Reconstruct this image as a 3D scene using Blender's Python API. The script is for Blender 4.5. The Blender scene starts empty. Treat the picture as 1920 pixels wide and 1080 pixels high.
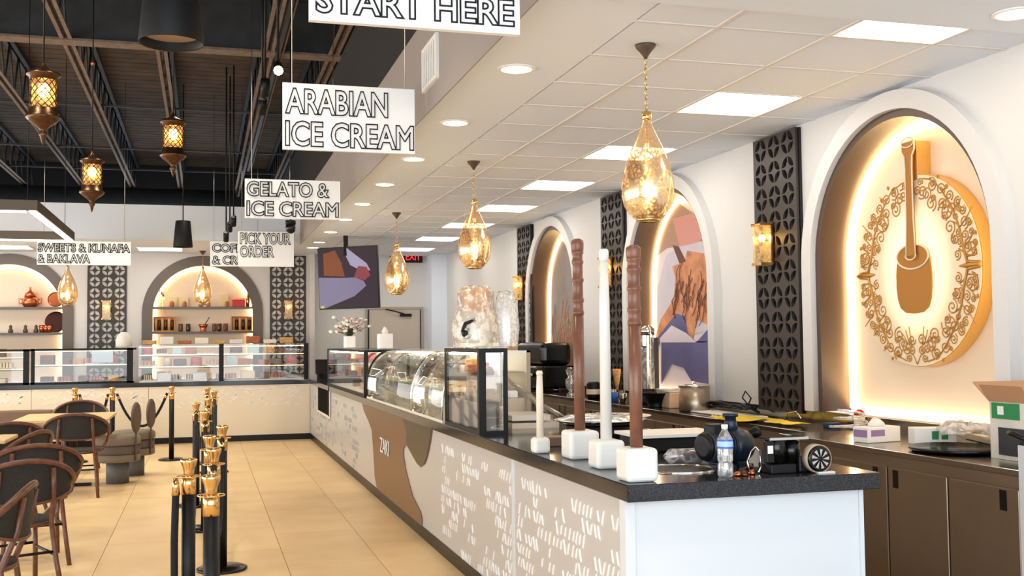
import bpy, bmesh, math, random
from mathutils import Vector, Matrix
R = math.radians
PI = math.pi
rnd = random.Random(7)
scene = bpy.context.scene
col = scene.collection

# ---------------------------------------------------------------- camera
CAM_H = 1.5
FPX = 2007.1
yaw, pitch, roll = 0.28105094, 0.04923302, -0.01082907
cy, sy, cp, sp, cr, sr = math.cos(yaw), math.sin(yaw), math.cos(pitch), math.sin(pitch), math.cos(roll), math.sin(roll)
F = Vector((sy*cp, cy*cp, sp)); R0 = Vector((cy, -sy, 0)); U0 = R0.cross(F)
RX = R0*cr + U0*sr; UX = -R0*sr + U0*cr
cam_d = bpy.data.cameras.new('camera'); cam = bpy.data.objects.new('camera', cam_d); col.objects.link(cam)
m = Matrix.Identity(4)
for i in range(3):
    m[i][0] = RX[i]; m[i][1] = UX[i]; m[i][2] = -F[i]
m[0][3], m[1][3], m[2][3] = 0, 0, CAM_H
cam.matrix_world = m
cam_d.sensor_width = 36; cam_d.lens = FPX/1920*36; cam_d.clip_start = .05; cam_d.clip_end = 200
scene.camera = cam
def P(u, v, ax, val):
    """survey helper: where the sight line of a photo pixel meets the real plane  axis = val"""
    d = F*FPX + RX*(u-960) + UX*(540-v); O = Vector((0, 0, CAM_H))
    return O + d*((val-O[ax])/d[ax])

# ---------------------------------------------------------------- world, light, exposure
w = bpy.data.worlds.new('world'); scene.world = w; w.use_nodes = True
bg = w.node_tree.nodes['Background']; bg.inputs[0].default_value = (.86, .93, 1, 1); bg.inputs[1].default_value = 1.1
scene.view_settings.view_transform = 'Standard'; scene.view_settings.look = 'None'
scene.view_settings.gamma = 1; scene.view_settings.use_curve_mapping = False
scene.view_settings.exposure = 0.36
def area(name, loc, rot, sx, sy_, energy, color, spread=None):
    l = bpy.data.lights.new(name, 'AREA'); l.shape = 'RECTANGLE'; l.size = sx; l.size_y = sy_; l.energy = energy; l.color = color
    if spread: l.spread = spread
    o = bpy.data.objects.new(name, l); col.objects.link(o); o.location = loc; o.rotation_euler = rot; return o
# daylight through the shop front behind the camera, plus an added fill light at left
area('shopfront_daylight', (-1.0, -2.2, 1.7), (R(90), 0, 0), 9.5, 2.9, 300, (.88, .95, 1))
area('left_wall_fill', (-6.6, 9, 1.6), (R(90), 0, R(-90)), 16, 2.4, 470, (1, .98, .95))  # added fill by the left wall, which has no window
# unseen spots added over the dining side to brighten the floor
for sx_ in (-3.4, -1.7, .1):
    for sy2 in (2.5, 6, 9.5, 12.8, 14.6):
        l = bpy.data.lights.new('dining_fill_spot', 'SPOT'); l.energy = 120; l.spot_size = R(105); l.spot_blend = .9; l.shadow_soft_size = .12; l.color = (1, .89, .70)
        o = bpy.data.objects.new('dining_fill_spot', l); col.objects.link(o); o.location = (sx_, sy2, 4.42)
PANEL_E = 7.0      # ceiling panels
DOWN_E = 26.0

# ---------------------------------------------------------------- materials
def lin(c):
    return tuple(((x/255)/12.92 if x/255 <= .04045 else ((x/255+.055)/1.055)**2.4) for x in c)
MATS = {}
def mat(name, rgb, rough=.5, metal=0, var=0, vscale=8, bump=0, bscale=60, spec=.5, emit=None, estr=0, coat=0, alpha=None):
    if name in MATS: return MATS[name]
    M = bpy.data.materials.new(name); M.use_nodes = True; nt = M.node_tree; b = nt.nodes['Principled BSDF']
    c = lin(rgb)
    b.inputs['Base Color'].default_value = (*c, 1); b.inputs['Roughness'].default_value = rough
    b.inputs['Metallic'].default_value = metal; b.inputs['Specular IOR Level'].default_value = spec
    if coat: b.inputs['Coat Weight'].default_value = coat; b.inputs['Coat Roughness'].default_value = .05
    if emit: b.inputs['Emission Color'].default_value = (*lin(emit), 1); b.inputs['Emission Strength'].default_value = estr
    tc = None
    if var or bump:
        tc = nt.nodes.new('ShaderNodeTexCoord')
    if var:
        n = nt.nodes.new('ShaderNodeTexNoise'); n.inputs['Scale'].default_value = vscale; n.inputs['Detail'].default_value = 5
        nt.links.new(tc.outputs['Object'], n.inputs['Vector'])
        r = nt.nodes.new('ShaderNodeValToRGB'); nt.links.new(n.outputs[0], r.inputs[0])
        r.color_ramp.elements[0].position = .3; r.color_ramp.elements[1].position = .7
        r.color_ramp.elements[0].color = (*[max(0, x*(1-var)) for x in c], 1)
        r.color_ramp.elements[1].color = (*[min(1, x*(1+var)) for x in c], 1)
        nt.links.new(r.outputs[0], b.inputs['Base Color'])
    if bump:
        n = nt.nodes.new('ShaderNodeTexNoise'); n.inputs['Scale'].default_value = bscale
        nt.links.new(tc.outputs['Object'], n.inputs['Vector'])
        bp = nt.nodes.new('ShaderNodeBump'); bp.inputs['Strength'].default_value = bump; bp.inputs['Distance'].default_value = .01
        nt.links.new(n.outputs[0], bp.inputs['Height']); nt.links.new(bp.outputs[0], b.inputs['Normal'])
    MATS[name] = M; return M
def emis(name, rgb, s):
    if name in MATS: return MATS[name]
    M = bpy.data.materials.new(name); M.use_nodes = True; nt = M.node_tree; nt.nodes.clear()
    e = nt.nodes.new('ShaderNodeEmission'); e.inputs[0].default_value = (*lin(rgb), 1); e.inputs[1].default_value = s
    o = nt.nodes.new('ShaderNodeOutputMaterial'); nt.links.new(e.outputs[0], o.inputs[0]); MATS[name] = M; return M
def glassy(name, tint=(255, 255, 255), refl=.12, rough=.02, film=0, scale=20, filmcol=(255, 255, 255), lo=.45, hi=.6):
    """thin clear sheet: see-through, Fresnel mirror on top, optional cloudy film with its own noise"""
    if name in MATS: return MATS[name]
    M = bpy.data.materials.new(name); M.use_nodes = True; nt = M.node_tree; nt.nodes.clear(); L = nt.links.new
    t = nt.nodes.new('ShaderNodeBsdfTransparent'); t.inputs[0].default_value = (*lin(tint), 1)
    g = nt.nodes.new('ShaderNodeBsdfGlossy'); g.inputs['Roughness'].default_value = rough
    lw = nt.nodes.new('ShaderNodeLayerWeight'); lw.inputs[0].default_value = .25
    mm = nt.nodes.new('ShaderNodeMath'); mm.operation = 'MULTIPLY_ADD'; mm.inputs[1].default_value = .6; mm.inputs[2].default_value = refl
    L(lw.outputs['Fresnel'], mm.inputs[0]); mm.use_clamp = True
    mx = nt.nodes.new('ShaderNodeMixShader'); L(mm.outputs[0], mx.inputs[0]); L(t.outputs[0], mx.inputs[1]); L(g.outputs[0], mx.inputs[2])
    out = nt.nodes.new('ShaderNodeOutputMaterial'); last = mx
    if film:
        d = nt.nodes.new('ShaderNodeBsdfDiffuse'); d.inputs[0].default_value = (*lin(filmcol), 1)
        tc = nt.nodes.new('ShaderNodeTexCoord'); n = nt.nodes.new('ShaderNodeTexNoise'); n.inputs['Scale'].default_value = scale; L(tc.outputs['Object'], n.inputs['Vector'])
        r = nt.nodes.new('ShaderNodeValToRGB'); L(n.outputs[0], r.inputs[0]); r.color_ramp.elements[0].position = lo; r.color_ramp.elements[1].position = hi
        r.color_ramp.elements[0].color = (film*.3,)*3+(1,); r.color_ramp.elements[1].color = (film,)*3+(1,)
        m2 = nt.nodes.new('ShaderNodeMixShader'); L(r.outputs[0], m2.inputs[0]); L(mx.outputs[0], m2.inputs[1]); L(d.outputs[0], m2.inputs[2]); last = m2
    L(last.outputs[0], out.inputs[0]); MATS[name] = M; return M
def node_mat(name, fn):
    if name in MATS: return MATS[name]
    M = bpy.data.materials.new(name); M.use_nodes = True; nt = M.node_tree
    fn(nt, nt.nodes['Principled BSDF'], nt.links.new); MATS[name] = M; return M

WALL = mat('wall_paint', (216, 214, 212), .75, bump=.05, bscale=120)
CEIL = mat('ceiling_paint', (230, 237, 248), .8)
TILE = mat('ceiling_tile', (228, 235, 246), .9, bump=.15, bscale=200)
GRIDM = mat('ceiling_grid', (222, 218, 214), .6)
BLACK = mat('black_metal', (10, 10, 11), .45, spec=.3)
BLACKG = mat('black_gloss', (8, 8, 9), .18, spec=.4)
DARK = mat('dark_void', (36, 34, 33), .9)
DARKSTEEL = mat('dark_painted_steel', (44, 46, 49), .6, var=.25, vscale=6)
DECK = mat('rusty_deck', (70, 53, 36), .85, var=.35, vscale=3)
CHORD = mat('joist_primer', (112, 94, 80), .7, var=.25, vscale=12)
WHITE = mat('white_paint', (242, 241, 238), .5)
WHITEG = mat('white_gloss', (218, 226, 234), .12, spec=.5)
BOARD = mat('sign_board', (246, 248, 250), .35)
LACQ = mat('cream_lacquer', (194, 192, 191), .3)
LACQB = mat('warm_lacquer', (236, 224, 200), .3)
RELIEF = mat('relief_white', (250, 249, 246), .3)
BROWN = mat('wave_brown', (118, 84, 58), .35)
BROWND = mat('wave_brown_dim', (72, 60, 46), .35)
BRONZE = mat('bronze_frame', (88, 70, 58), .45, metal=.2)
GREYFR = mat('grey_brown_frame', (104, 94, 88), .5)
LATT = mat('dark_lattice', (62, 55, 51), .45, metal=.2)
LATTB = mat('lattice_backing', (34, 31, 29), .7)
GOLD = mat('gold', (226, 184, 122), .2, metal=1)
BRASS = mat('aged_brass', (92, 66, 46), .32, metal=.85, var=.3, vscale=40)
COPPER = mat('copper', (200, 112, 76), .25, metal=.9)
CHROME = mat('chrome', (215, 213, 210), .12, metal=1)
STEEL = mat('brushed_steel', (176, 160, 142), .33, metal=.95, var=.06, vscale=2)
STEELT = mat('steel_top', (168, 160, 150), .2, metal=1)
WOODT = mat('maple_top', (214, 180, 128), .45, var=.12, vscale=5)
BAMBOO = mat('brown_bamboo', (98, 58, 40), .35, var=.35, vscale=25)
WEAVE = mat('dark_weave', (28, 25, 24), .6, bump=.8, bscale=180)
WICKER = mat('brown_weave', (92, 72, 60), .6, bump=.6, bscale=200)
GREYUP = mat('grey_upholstery', (120, 108, 94), .8, bump=.1)
GREYDK = mat('grey_dark_upholstery', (92, 84, 76), .8)
SLATE = mat('slate_base', (92, 90, 88), .6)
STICK = mat('brown_stick', (120, 78, 60), .32, var=.15, vscale=20)
WAX = mat('white_block', (232, 232, 228), .3, spec=.4)
CREAMST = mat('cream_stick', (236, 226, 210), .35)
ROPE = mat('black_velvet', (18, 17, 19), .9)
PAPER = mat('white_paper', (235, 232, 226), .8)
YELLOW = mat('yellow_cloth', (238, 204, 52), .8, bump=.3, bscale=30)
CARD = mat('cardboard', (190, 142, 104), .8)
GREEN = mat('green_print', (30, 130, 70), .6)
NAVY = mat('navy_pump', (20, 30, 48), .4, var=.15)
BLUE = mat('blue_label', (40, 100, 200), .3)
RED = mat('red', (200, 30, 40), .4)
PURPLE = mat('purple_print', (150, 120, 160), .6)
GLASS = glassy('clear_glass', refl=.02)
GLASSC = glassy('curved_glass', tint=(246, 248, 246), refl=.07, rough=.03)
PLASTIC = glassy('clear_plastic', refl=.12, rough=.1, film=.45, scale=25)
WRAP = glassy('plastic_wrap', refl=.12, rough=.15, film=.75, scale=14, filmcol=(240, 232, 220))
LED = emis('warm_led', (255, 214, 150), 16)
PANELM = emis('panel_light', (255, 250, 240), PANEL_E)
DOWNM = emis('downlight_lens', (255, 208, 135), DOWN_E)
BULB = emis('warm_bulb', (255, 206, 130), 30)
BULBC = emis('bright_bulb', (255, 228, 180), 40)
LEDW = emis('white_led', (255, 246, 228), 12)
LEDK = emis('case_interior_led', (255, 248, 226), 30)
LEDC = emis('case_led', (255, 228, 170), 1.6)

def granite(nt, b, L):
    tc = nt.nodes.new('ShaderNodeTexCoord'); v = nt.nodes.new('ShaderNodeTexVoronoi'); v.inputs['Scale'].default_value = 260
    L(tc.outputs['Object'], v.inputs['Vector']); r = nt.nodes.new('ShaderNodeValToRGB'); L(v.outputs['Color'], r.inputs[0])
    r.color_ramp.elements[0].color = (.012, .013, .016, 1); r.color_ramp.elements[1].color = (.05, .055, .07, 1)
    r.color_ramp.elements[0].position = .5
    L(r.outputs[0], b.inputs['Base Color']); b.inputs['Roughness'].default_value = .12
GRANITE = node_mat('black_granite', granite)
def floor_m(nt, b, L):
    tc = nt.nodes.new('ShaderNodeTexCoord'); n = nt.nodes.new('ShaderNodeTexNoise'); n.inputs['Scale'].default_value = 2.2; n.inputs['Detail'].default_value = 8
    oi = nt.nodes.new('ShaderNodeObjectInfo'); ad = nt.nodes.new('ShaderNodeVectorMath'); ad.operation = 'ADD'
    L(tc.outputs['Object'], ad.inputs[0]); L(oi.outputs['Location'], ad.inputs[1]); L(ad.outputs[0], n.inputs['Vector'])
    r = nt.nodes.new('ShaderNodeValToRGB'); L(n.outputs[0], r.inputs[0]); r.color_ramp.elements[0].position = .3; r.color_ramp.elements[1].position = .75
    r.color_ramp.elements[0].color = (*lin((220, 188, 140)), 1); r.color_ramp.elements[1].color = (*lin((236, 206, 158)), 1)
    h = nt.nodes.new('ShaderNodeHueSaturation'); L(r.outputs[0], h.inputs['Color'])
    mr = nt.nodes.new('ShaderNodeMapRange'); mr.inputs[3].default_value = .94; mr.inputs[4].default_value = 1.06; L(oi.outputs['Random'], mr.inputs[0]); L(mr.outputs[0], h.inputs['Value'])
    L(h.outputs[0], b.inputs['Base Color']); b.inputs['Roughness'].default_value = .38
FLOORM = node_mat('floor_tile', floor_m)
GROUT = mat('grout', (140, 116, 88), .9)
def gold_glass(nt, b, L):
    nodes = nt.nodes
    tc = nodes.new('ShaderNodeTexCoord'); v = nodes.new('ShaderNodeTexVoronoi'); v.feature = 'DISTANCE_TO_EDGE'; v.inputs['Scale'].default_value = 42
    L(tc.outputs['Object'], v.inputs['Vector'])
    r = nodes.new('ShaderNodeValToRGB'); L(v.outputs['Distance'], r.inputs[0]); r.color_ramp.elements[0].position = .10; r.color_ramp.elements[1].position = .2
    r.color_ramp.elements[0].color = (.85,)*3+(1,); r.color_ramp.elements[1].color = (.30,)*3+(1,)
    t = nodes.new('ShaderNodeBsdfTransparent'); t.inputs[0].default_value = (*lin((255, 240, 212)), 1)
    b.inputs['Base Color'].default_value = (*lin((238, 216, 184)), 1); b.inputs['Metallic'].default_value = .85; b.inputs['Roughness'].default_value = .16
    mx = nodes.new('ShaderNodeMixShader'); L(r.outputs[0], mx.inputs[0]); L(t.outputs[0], mx.inputs[1]); L(b.outputs[0], mx.inputs[2])
    L(mx.outputs[0], nodes['Material Output'].inputs[0])
GOLDGL = node_mat('mottled_gold_glass', gold_glass)
AMBER = glassy('amber_glass', tint=(255, 236, 190), refl=.06, rough=.2, film=.3, scale=30, filmcol=(255, 236, 190))

# ---------------------------------------------------------------- mesh helpers
class MB:
    def __init__(s): s.bm = bmesh.new()
    def box(s, x0, x1, y0, y1, z0, z1, rot=None, piv=None, taper=None):
        vs = [Vector((x, y, z)) for x in (x0, x1) for y in (y0, y1) for z in (z0, z1)]
        if taper:
            cx, c2 = (x0+x1)/2, (y0+y1)/2
            for q in vs:
                if q.z == z1: q.x = cx+(q.x-cx)*taper; q.y = c2+(q.y-c2)*taper
        if rot is not None:
            piv = Vector(piv or ((x0+x1)/2, (y0+y1)/2, (z0+z1)/2)); vs = [piv+rot@(q-piv) for q in vs]
        v = [s.bm.verts.new(q) for q in vs]
        for f in ((0, 1, 3, 2), (4, 6, 7, 5), (0, 4, 5, 1), (2, 3, 7, 6), (0, 2, 6, 4), (1, 5, 7, 3)): s.bm.faces.new([v[i] for i in f])
        return s
    def bev(s, r, seg=2):
        bmesh.ops.recalc_face_normals(s.bm, faces=s.bm.faces)
        bmesh.ops.bevel(s.bm, geom=s.bm.edges[:], offset=r, segments=seg, affect='EDGES', profile=.5, clamp_overlap=True); return s
    def loops(s, rings, closed=True, cap=True):
        R_ = [[s.bm.verts.new(p) for p in r] for r in rings]
        for a, b in zip(R_, R_[1:]):
            n = len(a)
            for i in range(n if closed else n-1):
                j = (i+1) % n
                try: f = s.bm.faces.new((a[i], a[j], b[j], b[i])); f.smooth = True
                except ValueError: pass
        if cap and closed:
            for r in (R_[0], R_[-1]):
                try: s.bm.faces.new(r)
                except ValueError: pass
        return s
    def lathe(s, prof, c=(0, 0, 0), n=16, M=None, cap=True):
        c = Vector(c); rings = []
        for r, z in prof:
            ring = []
            for k in range(n):
                q = Vector((max(r, 1e-4)*math.cos(2*PI*k/n), max(r, 1e-4)*math.sin(2*PI*k/n), z))
                ring.append(c+(M@q if M else q))
            rings.append(ring)
        return s.loops(rings, cap=cap)
    def cyl(s, r, z0, z1, c=(0, 0, 0), n=14, M=None, r2=None):
        return s.lathe([(r, z0), (r if r2 is None else r2, z1)], c, n, M)
    def tube(s, pts, r, n=6, closed=False, cap=True):
        pts = [Vector(p) for p in pts]; N = len(pts); rings = []; up = None
        for i, p in enumerate(pts):
            a = pts[i-1] if (i > 0 or closed) else p; b = pts[(i+1) % N] if (i < N-1 or closed) else p
            t = (b-a).normalized()
            if up is None: up = Vector((0, 0, 1)) if abs(t.z) < .9 else Vector((1, 0, 0))
            x = t.cross(up).normalized(); up = x.cross(t).normalized(); rr = r[i] if isinstance(r, (list, tuple)) else r
            rings.append([p+(x*math.cos(2*PI*k/n)+up*math.sin(2*PI*k/n))*rr for k in range(n)])
        if closed: rings.append(rings[0])
        return s.loops(rings, cap=cap and not closed)
    def prism(s, poly, M, d0, d1):
        a = [s.bm.verts.new(M@Vector((x, y, d0))) for x, y in poly]; b = [s.bm.verts.new(M@Vector((x, y, d1))) for x, y in poly]
        s.bm.faces.new(a[::-1]); s.bm.faces.new(b)
        for i in range(len(a)):
            j = (i+1) % len(a); s.bm.faces.new((a[i], a[j], b[j], b[i]))
        return s
    def sphere(s, r, c=(0, 0, 0), sz=1, n=14, m_=8):
        return s.lathe([(r*math.sin(PI*i/m_), -r*sz*math.cos(PI*i/m_)) for i in range(m_+1)], c, n)
    def jit(s, a, seed=1):
        q = random.Random(seed)
        for v in s.bm.verts: v.co += Vector((q.uniform(-a, a), q.uniform(-a, a), q.uniform(-a, a)))
        return s
    def build(s, name, mtl, parent=None, label=None, kind=None, smooth=None):
        bmesh.ops.remove_doubles(s.bm, verts=s.bm.verts, dist=1e-6)
        bmesh.ops.recalc_face_normals(s.bm, faces=s.bm.faces)
        if smooth is not None:
            for f in s.bm.faces: f.smooth = smooth
        me = bpy.data.meshes.new(name); s.bm.to_mesh(me); s.bm.free()
        return link(name, me, mtl, parent, label, kind)
def link(name, me, mtl, parent=None, label=None, kind=None):
    if not me.materials: me.materials.append(mtl)
    o = bpy.data.objects.new(name, me); col.objects.link(o)
    if parent: o.parent = parent
    if label: o['label'] = label
    if kind: o['kind'] = kind
    return o
def thing(name, label, cat, loc=(0, 0, 0), rz=0, group=None):
    o = bpy.data.objects.new(name, None); col.objects.link(o); o.location = loc; o.rotation_euler = (0, 0, rz); o.empty_display_size = .1
    o['label'] = label; o['category'] = cat
    if group: o['group'] = group
    return o
def tag(o, label, cat, group=None, kind=None):
    o['label'] = label; o['category'] = cat
    if group: o['group'] = group
    if kind: o['kind'] = kind
    return o
def struct(o): o['kind'] = 'structure'; return o
def dup(root, loc=None, rz=None, label=None, group=None, parent=None):
    r = root.copy(); col.objects.link(r)
    if parent: r.parent = parent
    if loc is not None: r.location = loc
    if rz is not None: r.rotation_euler = (0, 0, rz)
    if label: r['label'] = label
    if group: r['group'] = group
    for ch in list(root.children): dup(ch, parent=r)
    return r
def plate(name, loops_, thick, M, mtl, parent=None, label=None, kind=None):
    """flat plate with holes (even-odd), in local a,b plane, thickness centred on n=0"""
    cu = bpy.data.curves.new(name, 'CURVE'); cu.dimensions = '2D'; cu.fill_mode = 'BOTH'; cu.extrude = thick/2
    for lp in loops_:
        sp_ = cu.splines.new('POLY'); sp_.points.add(len(lp)-1)
        for p, (x, y) in zip(sp_.points, lp): p.co = (x, y, 0, 1)
        sp_.use_cyclic_u = True
    return from_curve(name, cu, M, mtl, parent, label, kind)
def from_curve(name, cu, M, mtl, parent=None, label=None, kind=None):
    t = bpy.data.objects.new('tmp', cu); col.objects.link(t); dg = bpy.context.evaluated_depsgraph_get()
    me = bpy.data.meshes.new_from_object(t.evaluated_get(dg)); bpy.data.objects.remove(t); bpy.data.curves.remove(cu)
    me.transform(M); me.name = name; me.materials.clear()
    return link(name, me, mtl, parent, label, kind)
def text(name, s, size, M, mtl, parent=None, outline=0, extrude=.002, sx=1, label=None, align='LEFT', space=1):
    cu = bpy.data.curves.new(name, 'FONT'); cu.body = s; cu.size = size; cu.resolution_u = 3; cu.align_x = align; cu.space_character = space
    if outline: cu.fill_mode = 'NONE'; cu.bevel_depth = outline; cu.bevel_resolution = 0; cu.offset = .026*size
    else: cu.extrude = extrude
    return from_curve(name, cu, M@Matrix.Diagonal((sx, 1, 1, 1)), mtl, parent, label)
def frame(o, a, b, n):
    """matrix with axes a,b,n at o"""
    M = Matrix.Identity(4)
    for i in range(3): M[i][0] = a[i]; M[i][1] = b[i]; M[i][2] = n[i]; M[i][3] = o[i]
    return M
def MX(x, mirror=False): # local a=Y (b=Z, n=X) plane at X=x, geometry only
    return frame((x, 0, 0), (0, 1, 0), (0, 0, 1), (1, 0, 0))
def MY(y): return frame((0, y, 0), (1, 0, 0), (0, 0, 1), (0, -1, 0))
def TX(x, y, z): # text on a face that looks toward -X: reads left to right when seen from -X  (a = -Y)
    return frame((x, y, z), (0, -1, 0), (0, 0, 1), (-1, 0, 0))
def TY(x, y, z): return frame((x, y, z), (1, 0, 0), (0, 0, 1), (0, -1, 0))
def arch(cx, zc, r, zb, n=28):
    return [(cx-r, zb)]+[(cx-r*math.cos(PI*i/n), zc+r*math.sin(PI*i/n)) for i in range(n+1)]+[(cx+r, zb)]

# ================================================================ STRUCTURE
XW, YB, ZC = 4.05, 18.5, 3.0          # right wall, back wall, low ceiling
# floor with its tiles
fl = struct(MB().box(-7, XW, -3, 18.6, -.06, -.008).build('floor', GROUT))
tile = None; TW, TL = .62, 1.23
xs = [.55+TW*k for k in range(-12, 3)]
for i, x in enumerate(xs):
    for j in range(-1, 14):
        y = 1.3+TL*j+(TL/2 if i % 2 else 0)
        if y > 17.2 or x < -4.2-0.1*(20-y) and x < -4.9: continue
        if y < 1.5 or (x > 1.7): continue
        if tile is None: tile = MB().box(.002, TW-.002, .002, TL-.002, -.02, 0).build('floor_tile', FLOORM, fl)
        t = tile if (i, j) == (0, 0) else tile.copy()
        if t is not tile: col.objects.link(t)
        t.location = (x, y, 0)
# fit first tile
tile.location = (xs[0], 1.3+TL, 0)
# right wall with three arched niches
arch_c = [5.57, 8.88, 12.2]; RN = .86
wr = struct(plate('wall_right', [[(-1, 0), (18.6, 0), (18.6, ZC+.02), (-1, ZC+.02)]]+[arch(c, 2.0, RN, 1.0) for c in arch_c], .04, MX(XW+.02), WALL))
# back wall with two niches (centres X=0 and X=-2.97)
wb = struct(plate('wall_back', [[(-7, 0), (XW+.1, 0), (XW+.1, ZC+.02), (-7, ZC+.02)]]+[arch(c, 2.0, .83, .93) for c in (0, -2.97)], .04, MY(YB+.02), WALL))
struct(MB().box(3.78, XW, 18.1, 18.5, 0, 3).build('trim_1', CEIL))       # pilaster in the back right corner
wl = struct(MB().box(-7.1, -7, -3, 22, 0, 5.2).build('wall_left', WALL))
# white ceiling over the counters (plaster part, soffit face, back bulkhead)
ce = MB(); ce.box(1.386, 1.95, 4.26, 18.5, ZC, ZC+.05); ce.box(1.386, 4.05, -1, 4.26, ZC-.03, ZC+.04)
ce.box(-7, 1.386, 16.13, 18.5, ZC, ZC+.05); ce.box(1.40, XW+.05, -1, 18.6, ZC+.09, ZC+.14)
ce = struct(ce.build('ceiling', CEIL))
SOF = mat('soffit_shaded_paint', (158, 150, 144), .8)  # darker than the bulkhead: the soffit's shade is in its colour
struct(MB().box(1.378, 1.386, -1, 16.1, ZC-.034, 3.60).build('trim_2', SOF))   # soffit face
struct(MB().box(-7, 1.385, 16.08, 16.12, ZC, 3.50).build('trim_3', mat('bulkhead_paint', (238, 246, 255), .8)))
# lay-in tiles
lights_at = set(); tl = None
gx = [1.95, 2.38, 2.99, 3.60, 4.05]
for j in range(0, 24):
    y = 4.01+.61*j
    for i in range(4):
        if i == 2 and j % 3 == 0 and j < 22: lights_at.add((gx[i], y)); continue
        wdt = gx[i+1]-gx[i]
        if 0 < i < 3:
            if tl is None: tl = t = MB().box(.012, .598, .012, .598, 0, .012).build('ceiling_tile', TILE, ce)
            else: t = tl.copy(); col.objects.link(t)
        else: t = MB().box(.012, wdt-(.012 if i == 0 else 0), .012, .598, 0, .012).build('ceiling_tile', TILE, ce)
        t.location = (gx[i], y, ZC+.002)
g = MB()
for x in gx[1:4]: g.box(x-.011, x+.011, 4.0, 18.5, ZC-.004, ZC+.004)
for j in range(0, 24): g.box(1.95, XW, 4.01+.61*j-.011, 4.01+.61*j+.011, ZC-.003, ZC+.004)
g.build('ceiling_grid', GRIDM, ce)

# dark open ceiling on the left: deck, beams, joists
ZJ = 4.5
dk = struct(MB().box(-7, 1.6, -3, 24, 5.12, 5.2).build('ceiling', DECK))
rib = MB()
for k in range(110): rib.box(-7, 1.6, -1+.23*k, -1+.23*k+.20, 5.116, 5.12)
rib.build('deck_rib', DECK, dk, kind='stuff')
struct(MB().box(-7, 1.6, 22.6, 22.8, 3.4, 5.2).build('wall_far', DARK))
struct(MB().box(1.385, 1.6, -3, 22.7, 3.5, 5.2).build('wall_service', DARK))
# deep cross beam
bmth = thing('roof_beam', 'deep dark steel beam crossing under the roof deck', 'beam', (-2.6, 11.25, 0))
MB().box(-4.4, 4.1, -.01, .01, 4.52, 5.08).build('web', DARKSTEEL, bmth)
MB().box(-4.4, 4.1, -.1, .1, 4.49, 4.515).build('flange', CHORD, bmth)
MB().box(-4.4, 4.1, -.1, .1, 5.06, 5.085).build('flange', DARKSTEEL, bmth)
bm2 = dup(bmth, (-2.6, 3.6, 0), label='deep dark steel beam above and nearest the camera, mostly out of frame')
bmth['label'] = 'deep dark steel beam crossing the dark ceiling beyond the big black pendant'
def joist(name_label, x, y0, y1):
    t = thing('roof_joist', name_label, 'joist', (x, y0, 0), 0, 'steel roof joists'); L_ = y1-y0
    for s in (-1, 1):
        MB().box(s*.035-.022, s*.035+.022, 0, L_, ZJ, ZJ+.008).box(s*.017-.003, s*.017+.003, 0, L_, ZJ, ZJ+.045).build('bottom_chord', CHORD, t)
    MB().box(-.06, -.012, 0, L_, 5.03, 5.08).box(.012, .06, 0, L_, 5.03, 5.08).build('top_chord', DARKSTEEL, t)
    mb = MB(); n = int(L_/.6); d = L_/n
    for k in range(n):
        mb.tube([(0, k*d, ZJ+.02), (0, (k+.5)*d, 5.05)], .012, 5); mb.tube([(0, (k+.5)*d, 5.05), (0, (k+1)*d, ZJ+.02)], .012, 5)
    mb.build('web_rod', DARKSTEEL, t, kind='stuff'); return t
sides = ['leftmost', 'second from the left', 'third from the left', 'fourth from the left', 'fifth from the left', 'sixth from the left', 'seventh from the left', 'rightmost']
jx = [-5.1, -4.15, -3.2, -2.19, -1.3, -.42, .64, 1.2]
jx[7] = 1.3
for a, x in enumerate(jx):
    joist('brown steel bar joist behind the cross beam, '+sides[a], x, 11.36, 22.5)
    joist('brown steel bar joist in front of the cross beam, '+sides[a], x, 3.75, 11.14)
for k, y in enumerate((14.4, 17.5, 19.6)):
    tag(MB().box(-6.5, 1.38, y-.02, y+.02, 4.535, 4.56).build('bridging_bar', DARKSTEEL), 'thin dark bridging bar across the joists, %s of three behind the beam' % ('nearest', 'middle', 'farthest')[k], 'bar')
tag(MB().box(-6.5, 1.38, 8.2, 8.24, 4.535, 4.56).build('bridging_bar', CHORD), 'thin bridging bar across the joists in front of the deep beam', 'bar')
dm = MB().cyl(.3, -3.3, 2.6, (0, 0, 0), 20, Matrix.Rotation(R(90), 3, 'Y')).build('air_duct', DARKSTEEL); dm.location = (-2, 21.6, 4.2)
tag(dm, 'dark round air duct across the far end of the open ceiling', 'duct')

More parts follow.
